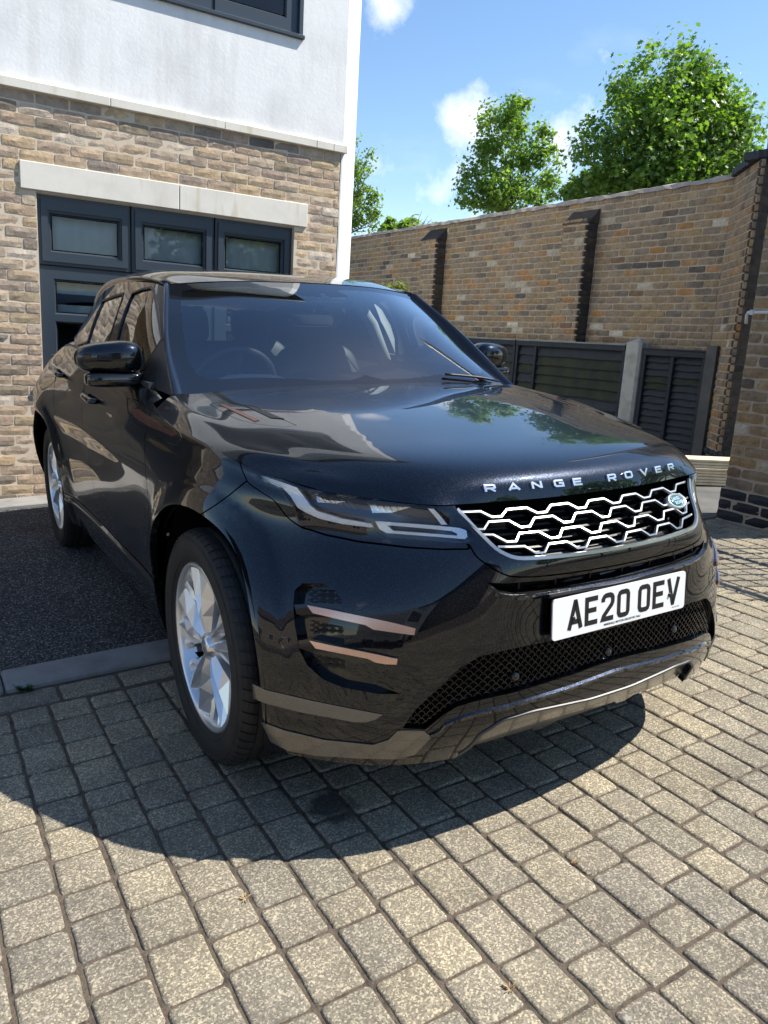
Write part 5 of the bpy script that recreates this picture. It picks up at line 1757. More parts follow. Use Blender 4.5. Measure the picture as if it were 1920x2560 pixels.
def streak(m, scale, lo, hi, col, amt):
    t = m.node_tree; b = t.nodes['Principled BSDF']; src = b.inputs['Base Color'].links[0].from_socket
    tcn = node(t, 'ShaderNodeTexCoord'); mp_ = node(t, 'ShaderNodeMapping'); mp_.inputs['Scale'].default_value = scale
    t.links.new(tcn.outputs['Object'], mp_.inputs[0])
    n = node(t, 'ShaderNodeTexNoise', i_Scale=1.0, i_Detail=5); t.links.new(mp_.outputs[0], n.inputs['Vector'])
    r = ramp(t, [(lo, (0, 0, 0)), (hi, (amt,) * 3)]); t.links.new(n.outputs['Fac'], r.inputs[0])
    t.links.new(mixrgb(t, src, col, r.outputs[0]), b.inputs['Base Color'])
streak(M_REND, (7, 7, .8), .52, .78, (.50, .50, .47), .5)
streak(M_STONE, (14, 14, 2.5), .60, .74, (.50, .44, .28), .55)
M_FRAME = principled('window_frame_grey', (.030, .042, .058), .38, 0, .5)[0]
M_WGLASS = thin_glass('house_glass', (.74, .79, .80), 1.48, .0, 1.1)
M_NET = noisy('net_curtain', (.55, .58, .59), (.72, .75, .76), 3, .95, 0)
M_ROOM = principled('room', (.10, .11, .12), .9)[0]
cell_l, cell_h = .225, .0745
def brick_variants(mat, L_=.215, H=.065, nv=14, jag=.003, face=.006, D=.03, half=True, seed=0, nx=5, nz=2, **kw):
    v = {'full': [block_mesh('brick', L_, H, D, jag, face, nx, nz, seed + k, **kw) for k in range(nv)]}
    if half: v['half'] = [block_mesh('brick', L_ / 2 - .005, H, D, jag, face, 3, nz, seed + 50 + k, **kw) for k in range(5)]
    v['quarter'] = [block_mesh('brick', L_ * .75, H, D, jag, face, 4, nz, seed + 70 + k, **kw) for k in range(4)]
    return v
def brick_items(X0, X1, Z0, Z1, hole, PM_, cl=.225, ch=.0745, seed=0, world=None):
    """running bond; PM_ maps local (x, 0, z) to the parent; world maps parent to world"""
    rs = np.random.RandomState(seed); it = []
    nrow = int(round((Z1 - Z0) / ch))
    for r in range(nrow):
        z = Z0 + (r + .5) * ch
        x = X0 - (cl / 2 if r % 2 else 0)
        while x < X1 - .03:
            a, b = max(x, X0), min(x + cl, X1)
            x += cl
            segs = [(a, b)]
            for (hx0, hx1, hz0, hz1) in hole:
                if hz0 < z < hz1:
                    ns = []
                    for (p, q) in segs:
                        if q <= hx0 or p >= hx1: ns.append((p, q)); continue
                        if p < hx0: ns.append((p, hx0))
                        if q > hx1: ns.append((hx1, q))
                    segs = ns
            for (p, q) in segs:
                w_ = q - p
                if w_ < .035: continue
                key = 'full' if w_ > .19 else ('quarter' if w_ > .135 else 'half')
                base = {'full': cl, 'quarter': cl * .75, 'half': cl / 2}[key]
                M = PM_ @ Matrix.Translation(((p + q) / 2, rs.uniform(-.003, .003), z + rs.uniform(-.0015, .0015))) @ Matrix.Diagonal((w_ / base, 1, 1, 1)) @ Matrix.Rotation(rs.uniform(-.008, .008), 4, 'Y')
                wp_ = (world @ M).translation if world is not None else M.translation
                it.append((score(wp_), M, key))
    return it
WIN = (-.775, 1.235, .875, 2.19)
GAR = (-4.25, -1.34, -.2, 2.35)
LINT = (-.88, 1.347, 2.19, 2.378)
it = brick_items(-6.5, 1.65, -.15, -.15 + cell_h * 40, [WIN, GAR, LINT], Matrix.Identity(4), seed=1, world=HW)
it = [q for q in it]
place_blocks(it, brick_variants(M_HB, seed=100, face=.0028, jag=.0022, round_=.0035, H=.0645), M_HB, HOUSE, 'brick', 300)
mb = MB()   # mortar plane with openings
def holed(mb, X0, X1, Z0, Z1, holes, y, mi=0):
    xs_ = sorted(set([X0, X1] + [h for q in holes for h in q[:2]])); zs_ = sorted(set([Z0, Z1] + [h for q in holes for h in q[2:]]))
    for i in range(len(xs_) - 1):
        for k in range(len(zs_) - 1):
            cx, cz = (xs_[i] + xs_[i + 1]) / 2, (zs_[k] + zs_[k + 1]) / 2
            if any(h[0] < cx < h[1] and h[2] < cz < h[3] for h in holes): continue
            mb.add([(xs_[i], y, zs_[k]), (xs_[i + 1], y, zs_[k]), (xs_[i + 1], y, zs_[k + 1]), (xs_[i], y, zs_[k + 1])], [(0, 1, 2, 3)], mi)
holed(mb, -6.5, 1.645, -.2, 2.83, [WIN, GAR], .0055)
for (a, b, c, d) in (WIN, GAR):   # reveals
    mb.add([(a, .0055, c), (a, .16, c), (a, .16, d), (a, .0055, d)], [(0, 1, 2, 3)]); mb.add([(b, .0055, c), (b, .16, c), (b, .16, d), (b, .0055, d)], [(3, 2, 1, 0)])
    mb.add([(a, .0055, d), (b, .0055, d), (b, .16, d), (a, .16, d)], [(0, 3, 2, 1)]); mb.add([(a, .0055, c), (b, .0055, c), (b, .16, c), (a, .16, c)], [(0, 1, 2, 3)])
mb.build('mortar', M_MORT, HOUSE)
for (a, b) in ((-.88, .244), (.250, 1.347)):
    mb = MB()
    y0 = -.014
    vs = [(a, y0, 2.20), (b, y0, 2.20), (b, y0, 2.378), (a, y0, 2.378), (a, .10, 2.20), (b, .10, 2.20), (b, .10, 2.378), (a, .10, 2.378)]
    mb.bbox(a, b, y0, .10, 2.193, 2.378, .004); mb.build('lintel_stone', M_STONE, HOUSE)
mb = MB(); mb.add([(-.775, -.004, 2.191), (1.235, -.004, 2.191), (1.235, .075, 2.172), (-.775, .075, 2.172), (-.775, .075, 2.19), (1.235, .075, 2.19)], [(0, 1, 2, 3), (3, 2, 5, 4)]); mb.build('drip_edge', M_STONE, HOUSE)
xs_ = [-6.5, -4.6, -2.7, -1.25, -.262, .437, 1.17, 1.70]
xs_ = [-6.5, -4.3, -2.2, -.262, .600, 1.40, 1.56, 1.695]
for a, b in zip(xs_[:-1], xs_[1:]):
    mb = MB(); mb.bbox(a + .0015, b - .0015, -.034, .03, 2.83, 2.892, .004); mb.build('band_stone', M_STONE, HOUSE)
# render above with the upper window
UWN = (-.60, 1.235, 3.645, 4.75)
def rough_sheet(mb, X0, X1, Z0, Z1, holes, y, step=.12, amp=.0025, seed=2):
    rs = np.random.RandomState(seed)
    holed(mb, X0, X1, Z0, Z1, holes, y)
mb = MB(); holed(mb, -6.5, 1.665, 2.892, 6.2, [UWN, (-4.2, -2.6, 3.64, 4.75)], -.006)
for (a, b, c, d) in (UWN, (-4.2, -2.6, 3.64, 4.75)):
    mb.add([(a, -.006, c), (a, .14, c), (a, .14, d), (a, -.006, d)], [(0, 1, 2, 3)]); mb.add([(b, -.006, c), (b, .14, c), (b, .14, d), (b, -.006, d)], [(3, 2, 1, 0)])
    mb.add([(a, -.006, d), (b, -.006, d), (b, .14, d), (a, .14, d)], [(0, 3, 2, 1)]); mb.add([(a, -.006, c), (b, -.006, c), (b, .14, c), (a, .14, c)], [(0, 1, 2, 3)])
mb.add([(1.665, -.006, 2.80), (1.665, .10, 2.80), (1.665, .10, 6.2), (1.665, -.006, 6.2)], [(0, 1, 2, 3)])
mb.build('render_wall', M_REND, HOUSE)
phi = math.radians(40); Ls = .315
x1, y1 = 1.660 + Ls * math.cos(phi), .012 + Ls * math.sin(phi)
mb = MB()
zz = np.linspace(-.3, 6.2, 27)
prof = [(1.652, .004), (1.668, .003), (1.70, .03), (x1 - .02, y1 - .02), (x1, y1 + .004), (x1, 6.0)]
vs = []; fs = []
for z in zz:
    for k, (x, y) in enumerate(prof):
        vs.append((x + (RNG.uniform(-.002, .002) if k < 5 else 0), y, z))
for i in range(len(zz) - 1):
    for k in range(len(prof) - 1):
        n = len(prof); fs.append((i * n + k, i * n + k + 1, (i + 1) * n + k + 1, (i + 1) * n + k))
mb.add(vs, fs, 0, False); mb.build('render_corner', M_REND, HOUSE)
mb = MB(); mb.add([(-6.5, 6.0, -.3), (x1, 6.0, -.3), (x1, 6.0, 6.2), (-6.5, 6.0, 6.2), (-6.5, .0, -.3), (-6.5, .0, 6.2)], [(0, 3, 2, 1), (4, 0, 3, 5)]); mb.build('render_wall', M_REND, HOUSE)
mb = MB(); mb.box(-6.7, x1 + .12, -.28, 6.2, 6.2, 6.36); mb.build('roof', M_FRAME, HOUSE)

def glazed(parent, X0, X1, Z0, Z1, panes, y=.055, fw=.06, sill=True, name='window'):
    """frame filling the opening with panes cut out; y: face of the frame"""
    mb = MB()
    holes = [(a, b, c, d) for a, b, c, d in panes]
    holed(mb, X0, X1, Z0, Z1, holes, y)
    for (a, b, c, d) in holes:   # bevelled beads
        e = .014; yb = y + .022
        o = [(a, y, c), (b, y, c), (b, y, d), (a, y, d)]; i_ = [(a + e, yb, c + e), (b - e, yb, c + e), (b - e, yb, d - e), (a + e, yb, d - e)]
        mb.add(o + i_, [(0, 1, 5, 4), (1, 2, 6, 5), (2, 3, 7, 6), (3, 0, 4, 7)])
    w_ = mb.build(name, M_FRAME, parent)
    for (a, b, c, d) in holes:
        g = MB(); g.add([(a + .01, y + .018, c + .01), (b - .01, y + .018, c + .01), (b - .01, y + .018, d - .01), (a + .01, y + .018, d - .01)], [(0, 1, 2, 3)])
        g.build('pane', M_WGLASS, w_)
        g = MB(); e = .013; yy = y + .0165
        for (p, q, r_, s_) in ((a + e, b - e, c + e, c + e + .007), (a + e, b - e, d - e - .007, d - e), (a + e, a + e + .007, c + e + .0071, d - e - .0071), (b - e - .007, b - e, c + e + .0071, d - e - .0071)):
            g.box(p, q, yy, yy + .006, r_, s_)
        g.build('gasket', M_VOID, w_)
    return w_
b1 = [(-.775, -.109), (-.109, .553), (.553, 1.235)]
panes = []
for (a, b) in b1:
    panes.append((a + .088, b - .080, 1.787, 2.060))
    panes.append((a + .105, b - .085, 1.345, 1.600)); panes.append((a + .105, b - .085, .985, 1.295))
wdw = glazed(HOUSE, *WIN, panes)
mb = MB()
for x in (-.109, .553): mb.box(x - .004, x + .004, .046, .056, .875, 2.19)
mb.box(-.775, 1.235, .0461, .0561, 1.688, 1.697)
mb.build('frame_joint', M_VOID, wdw)
for (a, b) in b1:     # opening sashes stand proud of the fixed frame
    mb = MB()
    for (c, d) in ((1.72, 2.15),):
        t_ = .030
        holed(mb, a + .03, b - .025, c, d, [(a + .075, b - .07, c + .05, d - .075)], .040)
        mb.add([(a + .03, .040, c), (b - .025, .040, c), (b - .025, .055, c), (a + .03, .055, c)], [(0, 3, 2, 1)])
        mb.add([(a + .03, .040, d), (b - .025, .040, d), (b - .025, .055, d), (a + .03, .055, d)], [(0, 1, 2, 3)])
        mb.add([(a + .03, .040, c), (a + .03, .055, c), (a + .03, .055, d), (a + .03, .040, d)], [(0, 1, 2, 3)])
        mb.add([(b - .025, .040, c), (b - .025, .055, c), (b - .025, .055, d), (b - .025, .040, d)], [(0, 3, 2, 1)])
    mb.build('sash', M_FRAME, wdw)
mb = MB(); mb.bbox(-.80, 1.26, -.045, .06, .835, .872, .004); mb.build('window_sill', M_FRAME, wdw)
up = glazed(HOUSE, *UWN, [(-.50, .445, 3.76, 4.65), (.60, 1.115, 3.745, 4.65)], y=.01)
mb = MB(); mb.box(.516, .524, .002, .011, 3.645, 4.75); mb.build('frame_joint', M_VOID, up)
mb = MB(); mb.bbox(-.63, 1.262, -.034, .02, 3.612, 3.642, .004); mb.bbox(1.215, 1.250, -.020, .02, 3.6425, 4.75, .003); mb.build('window_sill', M_FRAME, up)
up2 = glazed(HOUSE, -4.2, -2.6, 3.64, 4.75, [(-4.1, -3.45, 3.74, 4.65), (-3.35, -2.7, 3.74, 4.65)], y=.05)
mb = MB()
for k in range(13):
    x = -4.2 + k * .15
    mb.bbox(x + .004, x + .146, 1.10, 1.13, -.1, 2.10, .006)
mb.build('garage_door', principled('garage_blue', (.018, .035, .055), .45)[0], HOUSE)
mb = MB()
mb.add([(-4.25, .155, -.2), (-4.25, 1.12, -.2), (-4.25, 1.12, 2.35), (-4.25, .155, 2.35)], [(0, 1, 2, 3)]); mb.add([(-1.34, .155, -.2), (-1.34, 1.12, -.2), (-1.34, 1.12, 2.35), (-1.34, .155, 2.35)], [(3, 2, 1, 0)])
mb.add([(-4.25, .155, 2.35), (-1.34, .155, 2.35), (-1.34, 1.12, 2.35), (-4.25, 1.12, 2.35)], [(0, 3, 2, 1)]); mb.add([(-4.25, 1.12, -.2), (-1.34, 1.12, -.2), (-1.34, 1.12, 2.35), (-4.25, 1.12, 2.35)], [(0, 1, 2, 3)])
mb.build('porch_wall', M_MORT, HOUSE)
itp = brick_items(-2.24, -1.36, -.15, 2.3, [], Matrix.Translation((0, 1.105, 0)), seed=12, world=HW)
place_blocks(itp, brick_variants(M_HB, seed=150, face=.0028, jag=.0022, round_=.0035, H=.0645), M_HB, HOUSE, 'porch_brick', 0)
# room behind the lower window
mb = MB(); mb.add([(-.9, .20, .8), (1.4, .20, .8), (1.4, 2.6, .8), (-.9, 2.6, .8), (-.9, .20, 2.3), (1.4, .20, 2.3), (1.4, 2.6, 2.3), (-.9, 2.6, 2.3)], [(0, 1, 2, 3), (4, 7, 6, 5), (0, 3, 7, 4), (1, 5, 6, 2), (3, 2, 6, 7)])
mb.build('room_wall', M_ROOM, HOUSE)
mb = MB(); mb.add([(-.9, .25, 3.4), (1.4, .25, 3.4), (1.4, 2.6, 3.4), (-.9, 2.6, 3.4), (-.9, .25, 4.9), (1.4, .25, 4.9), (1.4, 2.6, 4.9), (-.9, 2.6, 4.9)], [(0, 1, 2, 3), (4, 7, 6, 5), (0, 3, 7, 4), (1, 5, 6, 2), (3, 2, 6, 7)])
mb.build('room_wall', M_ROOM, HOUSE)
cur = empty('net_curtain'); cur.matrix_world = HW @ Matrix.Translation((0, .16, 0))
props(cur, 'pale net curtain hanging behind the big ground floor window', 'curtain')
vs = []; fs = []; nn = 160
for i in range(nn + 1):
    x = -.72 + 1.92 * i / nn; dy = .012 * math.sin(i * .55) + .006 * math.sin(i * .23 + 1)
    vs += [(x, dy, 1.55 + .02 * math.sin(i * .2)) if False else (x, dy, 1.50), (x, dy * .6, 2.14)]
for i in range(nn): fs.append((2 * i, 2 * i + 2, 2 * i + 3, 2 * i + 1))
MB().add(vs, fs, 0, True).build('cloth', M_NET, cur)
vs = []; fs = []
for i in range(nn + 1):
    x = -.72 + 1.92 * i / nn; dy = .012 * math.sin(i * .5)
    vs += [(x, dy + .02, 1.30 + .025 * math.sin(i * .11)), (x, dy + .02, 1.42)]
for i in range(nn): fs.append((2 * i, 2 * i + 2, 2 * i + 3, 2 * i + 1))
MB().add(vs, fs, 0, True).build('cloth_hem', M_REND, cur)

# ---------------------------------------------------------------- boundary wall on the right
M_WB = masonry('stock_brick', [(0, (.24, .175, .105)), (.15, (.29, .215, .14)), (.3, (.21, .165, .12)), (.42, (.32, .215, .105)), (.55, (.26, .205, .145)), (.66, (.15, .125, .10)), (.78, (.33, .245, .15)), (.86, (.10, .09, .082)), (.92, (.36, .19, .075)), (.965, (.27, .22, .16)), (1, (.55, .50, .40))], scale=5, var=.35, bump=.8, bscale=30, dirt=(.03, .028, .026), dirt_amt=.5)
M_WM = noisy('old_mortar', (.34, .285, .215), (.45, .385, .295), 7, .95, .4, 110, coord='Object', dist=.005)
M_BLUE = masonry('blue_brick', [(0, (.018, .022, .030)), (.5, (.028, .033, .042)), (1, (.014, .018, .026))], scale=5, var=.3, rough=.55, bump=.3, bscale=30, dirt_amt=.2)
M_SHADEMORT = noisy('shaded_mortar', (.05, .045, .04), (.085, .075, .065), 7, .95, .4, 110, coord='Object')  # mortar with the shade of the near-facing sides put into its colour
M_DARKB = masonry('shaded_brick', [(0, (.060, .050, .042)), (.4, (.085, .068, .052)), (.7, (.045, .040, .038)), (1, (.11, .08, .055))], scale=5, var=.4, bump=.8, bscale=30)  # darker wall brick: shade of the return and buttress sides painted in
GW = TILT.copy()          # masonry stands plumb while the drive slopes
WALL = empty('boundary_wall'); WALL.matrix_world = Matrix.Translation((5.70, 0, 0)) @ TILT
props(WALL, 'old brown brick boundary wall with buttresses behind the slatted fence', 'wall')
WW = WALL.matrix_world
WV = brick_variants(M_WB, L_=.213, H=.0655, seed=300, face=.003, jag=.0028, nx=4, round_=.0045)
def facing_x(x):          # local frame: along -y of the world, outward -x
    return Matrix(((0, 1, 0, x), (-1, 0, 0, 0), (0, 0, 1, 0), (0, 0, 0, 1)))
WC = .0775
top0 = 2.84
it = []
def wall_items(y0, y1, x, z0, z1, seed, holes=()):
    M = facing_x(x)
    return brick_items(-y1, -y0, z0, z1, list(holes), M, cl=.226, ch=WC, seed=seed, world=WW)
P2 = (4.98, 5.42); P1 = (8.15, 8.6)
it += wall_items(3.17, 15, 0, -.3, -.3 + WC * 41, 5, [(-P2[1], -P2[0], -1, 2.66), (-P1[1], -P1[0], -1, 2.70)])
for (a, b), zt, sd in ((P2, 2.62, 6), (P1, 2.66, 7)):
    it += wall_items(a, b, -.16, -.3, zt, sd)
# splayed return at the near end
sp_dir = Vector((-.55, -.67, 0)).normalized()
SM = Matrix(((sp_dir.x, -sp_dir.y * -1 * -1, 0, 0), (sp_dir.y, sp_dir.x, 0, 3.17), (0, 0, 1, 0), (0, 0, 0, 1)))
SM = Matrix(((sp_dir.x, -sp_dir.y, 0, 0), (sp_dir.y, sp_dir.x, 0, 3.17), (0, 0, 1, 0), (0, 0, 0, 1)))
it += brick_items(0, .83, -.3 + WC * 6, -.3 + WC * 41, [], SM, cl=.226 * .55, ch=WC, seed=8, world=WW)
it = [q for q in it if (WW @ q[1]).translation.z > .0]
place_blocks(it, WV, M_WB, WALL, 'brick', 300)
itb = brick_items(0, .83, -.3, -.3 + WC * 6, [], SM @ Matrix.Translation((0, -.015, 0)), cl=.226, ch=WC, seed=9, world=WW)
place_blocks(itb, brick_variants(M_BLUE, L_=.213, H=.0655, seed=400, face=.001, jag=.001, nx=3, D=.03), M_BLUE, WALL, 'blue_brick', 300)
cx_, cy_ = sp_dir.x * .83, 3.17 + sp_dir.y * .83
FM = Matrix(((1, 0, 0, cx_), (0, 1, 0, cy_), (0, 0, 1, 0), (0, 0, 0, 1)))
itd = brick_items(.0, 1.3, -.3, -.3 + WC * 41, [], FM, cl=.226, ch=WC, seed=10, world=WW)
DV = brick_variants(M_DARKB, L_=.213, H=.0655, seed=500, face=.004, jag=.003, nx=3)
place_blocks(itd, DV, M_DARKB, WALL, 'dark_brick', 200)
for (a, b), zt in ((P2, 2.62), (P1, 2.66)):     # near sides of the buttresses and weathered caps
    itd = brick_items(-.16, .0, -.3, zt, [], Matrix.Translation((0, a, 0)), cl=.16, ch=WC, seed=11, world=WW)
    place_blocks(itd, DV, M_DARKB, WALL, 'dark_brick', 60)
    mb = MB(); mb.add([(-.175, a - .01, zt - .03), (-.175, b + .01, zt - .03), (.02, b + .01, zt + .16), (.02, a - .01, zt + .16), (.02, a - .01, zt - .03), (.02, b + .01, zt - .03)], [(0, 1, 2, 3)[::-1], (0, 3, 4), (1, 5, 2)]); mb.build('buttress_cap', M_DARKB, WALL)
    mb = MB(); mb.box(-.151, .02, a + .012, b - .009, -.3, zt - .03); mb.build('mortar', M_WM, WALL)
    mb = MB(); mb.add([(-.145, a + .008, -.3), (.02, a + .008, -.3), (.02, a + .008, zt - .03), (-.145, a + .008, zt - .03)], [(0, 1, 2, 3)]); mb.build('shaded_mortar', M_SHADEMORT, WALL)
zt = -.3 + WC * 41
mb = MB(); mb.box(.009, .34, 3.17, 15, -.3, zt - .004); 
q = [Vector((0, 3.17, 0)), Vector((cx_, cy_, 0))]
nrm_ = Vector((-sp_dir.y, sp_dir.x, 0)) * .009
a, b = q[0] + nrm_, q[1] + nrm_
a, b = q[0] + nrm_, q[1] + nrm_ - sp_dir * .012
mb.add([(a.x, a.y, -.3), (b.x, b.y, -.3), (b.x, b.y, zt), (a.x, a.y, zt)], [(0, 1, 2, 3)])
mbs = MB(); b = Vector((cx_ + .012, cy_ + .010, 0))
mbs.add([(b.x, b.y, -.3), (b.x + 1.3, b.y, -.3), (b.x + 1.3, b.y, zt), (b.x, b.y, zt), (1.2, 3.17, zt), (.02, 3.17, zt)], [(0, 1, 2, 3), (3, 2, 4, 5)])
mb.build('mortar', M_WM, WALL)
mbs.build('shaded_mortar', M_SHADEMORT, WALL)
# rough mortar flaunching along the top
vs = []; fs = []; ny = 120
for i in range(ny + 1):
    y = 3.1 + 11.9 * i / ny
    for (x, z) in ((-.02, .0), (.02, .035), (.17, .07), (.36, .03)):
        vs.append((x + RNG.uniform(-.008, .008), y, zt + z + RNG.uniform(-.008, .010) - (.02 if x < 0 else 0)))
for i in range(ny):
    for k in range(3): fs.append((i * 4 + k, i * 4 + k + 1, (i + 1) * 4 + k + 1, (i + 1) * 4 + k))
MB().add(vs, fs).build('wall_coping', noisy('flaunching', (.28, .24, .20), (.40, .35, .30), 9, .95, .6, 60, coord='Object'), WALL)
# blue brick coping of the return
nbk = 9
for k in range(nbk):
    t_ = k / nbk
    p = q[0] + (q[1] - q[0]) * t_; L_ = (q[1] - q[0]).length / nbk
    M = Matrix.Translation((p.x, p.y, zt)) @ Matrix.Rotation(math.atan2(sp_dir.y, sp_dir.x), 4, 'Z')
    mb = MB(); mb.bbox(.004, L_ - .004, -.04, .25, .0, .075, .006, M=M); mb.build('coping_brick', M_BLUE, WALL)
for k in range(6):
    mb = MB(); mb.bbox(cx_ + k * .11 + .004, cx_ + k * .11 + .106, cy_ - .04, cy_ + .2, zt + .001, zt + .076, .006); mb.build('coping_brick', M_BLUE, WALL)

# gate pier close to the car
PIER = empty('gate_pier'); PIER.matrix_world = Matrix.Translation((3.43, 0, 0)) @ TILT
props(PIER, 'tall brown brick pier with dark blue brick plinth at the right edge', 'pier')
PWm = PIER.matrix_world
PV = brick_variants(M_WB, L_=.213, H=.068, seed=600, face=.004, jag=.003, nx=4, round_=.007)
PC = .0795
def px_items(z0, z1, x, y0, y1, seed, ex=0):
    i_ = brick_items(-y1, -y0, z0, z1, [], facing_x(x), cl=.226, ch=PC, seed=seed, world=PWm)
    i_ += brick_items(x, x + .46, z0, z1, [], Matrix.Translation((0, y0, 0)), cl=.226, ch=PC, seed=seed + 1, world=PWm)
    return i_
ip = px_items(.24, .24 + PC * 31, 0, .62, 1.23, 20)
place_blocks(ip, PV, M_WB, PIER, 'brick', 300)
ip = px_items(.0015, .0015 + PC * 3, -.018, .60, 1.25, 22)
place_blocks(ip, brick_variants(M_BLUE, L_=.213, H=.068, seed=650, face=.001, jag=.001, nx=3), M_BLUE, PIER, 'blue_brick', 60)
mb = MB(); mb.box(.010, .45, .63, 1.222, .20, 2.70); mb.box(-.010, .47, .608, 1.242, -.05, .238); mb.build('mortar', M_WM, PIER)
mb = MB(); mb.bbox(-.06, .52, .56, 1.29, 2.70, 2.78, .01); mb.build('pier_cap', M_CONC, PIER)
M_PVC = principled('white_plastic', (.55, .56, .57), .4)[0]
o = empty('waste_pipe', (3.43, 1.2, 1.484)); props(o, 'thin pale pipe clipped across the face of the right hand pier', 'pipe')
mb = MB(); mb.tube([(-.005, .01, -.075), (-.012, .008, -.02), (-.03, -.01, 0), (-.03, -.3, .004), (-.03, -.62, .01)], .011, 10); mb.build('pipe', M_PVC, o)
mb = MB(); mb.bbox(-.045, -.010, -.055, -.03, -.018, .018, .003); mb.build('clip', M_PVC, o)
o = empty('column', (5.95, 2.78, 2.85)); o.rotation_euler = (0, TH, 0); props(o, 'beige round column rising behind the blue brick coping at right', 'column')
mb = MB(); mb.tube([(0, 0, 0), (0, 0, 3.5)], .14, 24); mb.build('shaft', noisy('beige_paint', (.36, .33, .27), (.42, .39, .33), 3, .6, .05, 60), o)
mb = MB(); mb.tube([(0, 0, -.05), (0, 0, .06)], .17, 24); mb.build('base', M_CONC, o)

# ---------------------------------------------------------------- fence
M_FEN = noisy('fence_paint', (.008, .012, .018), (.016, .022, .030), 6, .7, .5, 90, c2=(.012, .017, .022), coord='Object', dist=.004)
M_FENM = noisy('mossy_board', (.014, .017, .016), (.026, .032, .018), 5, .85, .5, 90, c2=(.040, .042, .02), coord='Object', dist=.004)
M_RAILT = noisy('sunlit_rail', (.16, .16, .155), (.26, .26, .25), 5, .8, .3, 60)  # sunlight on the fence top put into a paler capping colour
FX = 5.48
def fence_panel(y0, y1, h, label, mids, nb=13, moss=(3, 4, 5), rs_=0):
    f = empty('slatted_fence'); f.matrix_world = Matrix.Translation((FX, y0, 0)) @ TILT
    props(f, label, 'fence panel', 'dark slatted fence panels')
    rs = np.random.RandomState(rs_); Ly = y1 - y0; ph = (h - .10) / nb
    for k in range(nb):
        z = .03 + k * ph
        ms = sorted([0.0] + [m - y0 for m in mids] + [Ly])
        for a, b in zip(ms[:-1], ms[1:]):
            mb = MB(); j = rs.uniform(-.004, .004, 4)
            x0, x1_ = .010, .034
            a_, b_ = a + .01, b - .01; nseg = 6; vs = []; fs = []
            for i in range(nseg + 1):
                y = a_ + (b_ - a_) * i / nseg; wv = .004 * math.sin(i * 1.7 + k) + rs.uniform(-.002, .002)
                vs += [(x0 - .008, y, z + wv), (x1_, y, z + ph + .006 + wv), (x1_ + .01, y, z + ph + .006 + wv), (x0 + .004, y, z + wv)]
            for i in range(nseg):
                for q_ in range(4): fs.append((i * 4 + q_, (i + 1) * 4 + q_, (i + 1) * 4 + (q_ + 1) % 4, i * 4 + (q_ + 1) % 4))
            mb.add(vs, fs)
            mb.build('board', M_FENM if (nb - 1 - k) in moss and rs.rand() < .8 else M_FEN, f)
    for a in [0.02] + [m - y0 for m in mids] + [Ly - .02]:
        mb = MB(); mb.bbox(-.022, .012, a - .022, a + .022, .0, h - .03, .004); mb.build('batten', M_FEN, f)
    mb = MB(); mb.bbox(-.03, .05, 0, Ly, h - .075, h - .012, .005); mb.build('rail', M_FEN, f)
    mb = MB(); mb.bbox(-.035, .06, 0, Ly, h - .0119, h + .006, .003); mb.build('capping', M_RAILT if y0 > 3.5 else M_FEN, f)
    return f
fence_panel(3.02, 3.84, 1.14, 'short dark slatted fence panel between the two concrete posts', [3.44], 14, (3, 4), 1)
fence_panel(4.10, 6.0, 1.17, 'long dark mossy fence panel left of the pointed concrete post', [5.62], 9, (1, 2, 3, 4, 6), 2)
fence_panel(6.02, 8.6, 1.17, 'dark fence panel furthest back, seen above the car bonnet by the door mirror', [7.2], 9, (2,), 3)
def post(y0, y1, h, label, ridge=True):
    p = empty('fence_post'); p.matrix_world = Matrix.Translation((FX - .06, y0, 0)) @ TILT
    props(p, label, 'fence post', 'concrete fence posts')
    w_ = y1 - y0; mb = MB(); c = .025
    if ridge:
        prof = [(0, c), (c, 0), (.052, 0), (.058, .012), (.115, .012), (.121, 0), (w_ - c, 0), (w_, c), (w_, w_), (0, w_)]
    else: prof = [(0, 0), (w_, 0), (w_, w_), (0, w_)]
    k = len(prof)
    vs = [(x, y, -.05) for x, y in prof] + [(x, y, h) for x, y in prof] + [(w_ / 2, w_ / 2, h + (.055 if ridge else .0))]
    fs = [(i, (i + 1) % k, k + (i + 1) % k, k + i) for i in range(k)] + [(k + i, k + (i + 1) % k, 2 * k) for i in range(k)]
    mb.add(vs, fs); mb.build('shaft', M_POST if ridge else M_CONC2, p)
M_CONC2 = noisy('dark_post', (.07, .07, .068), (.11, .11, .105), 5, .9, .4, 110, coord='Object')
M_POST = noisy('post_concrete', (.26, .25, .22), (.40, .385, .34), 5, .9, .4, 110, c2=(.33, .31, .27), coord='Object', dist=.004)
post(3.86, 4.06, 1.20, 'weathered concrete fence post with a pointed top between the dark panels')
post(2.88, 3.0, 1.20, 'dark flat topped fence post at the right end of the short panel', False)
# stack of boards by the pier
st = empty('board_stack', (4.62, 2.02, 0)); st.rotation_euler = (0, TH * .5, math.radians(-31))
props(st, 'stack of pale sawn boards lying on the ground beside the brick pier', 'boards')
M_BOARD = noisy('sawn_board', (.52, .42, .27), (.70, .58, .40), 7, .8, .25, 70, c2=(.52, .43, .29), coord='Object')
for k in range(9):
    mb = MB(); j = rs.uniform(-.02, .02); mb.bbox(-.50 + j, .62 + j, -.09 + rs.uniform(-.008, .008), .12, .004 + k * .026, .004 + k * .026 + .022, .003); mb.build('board', M_BOARD, st)
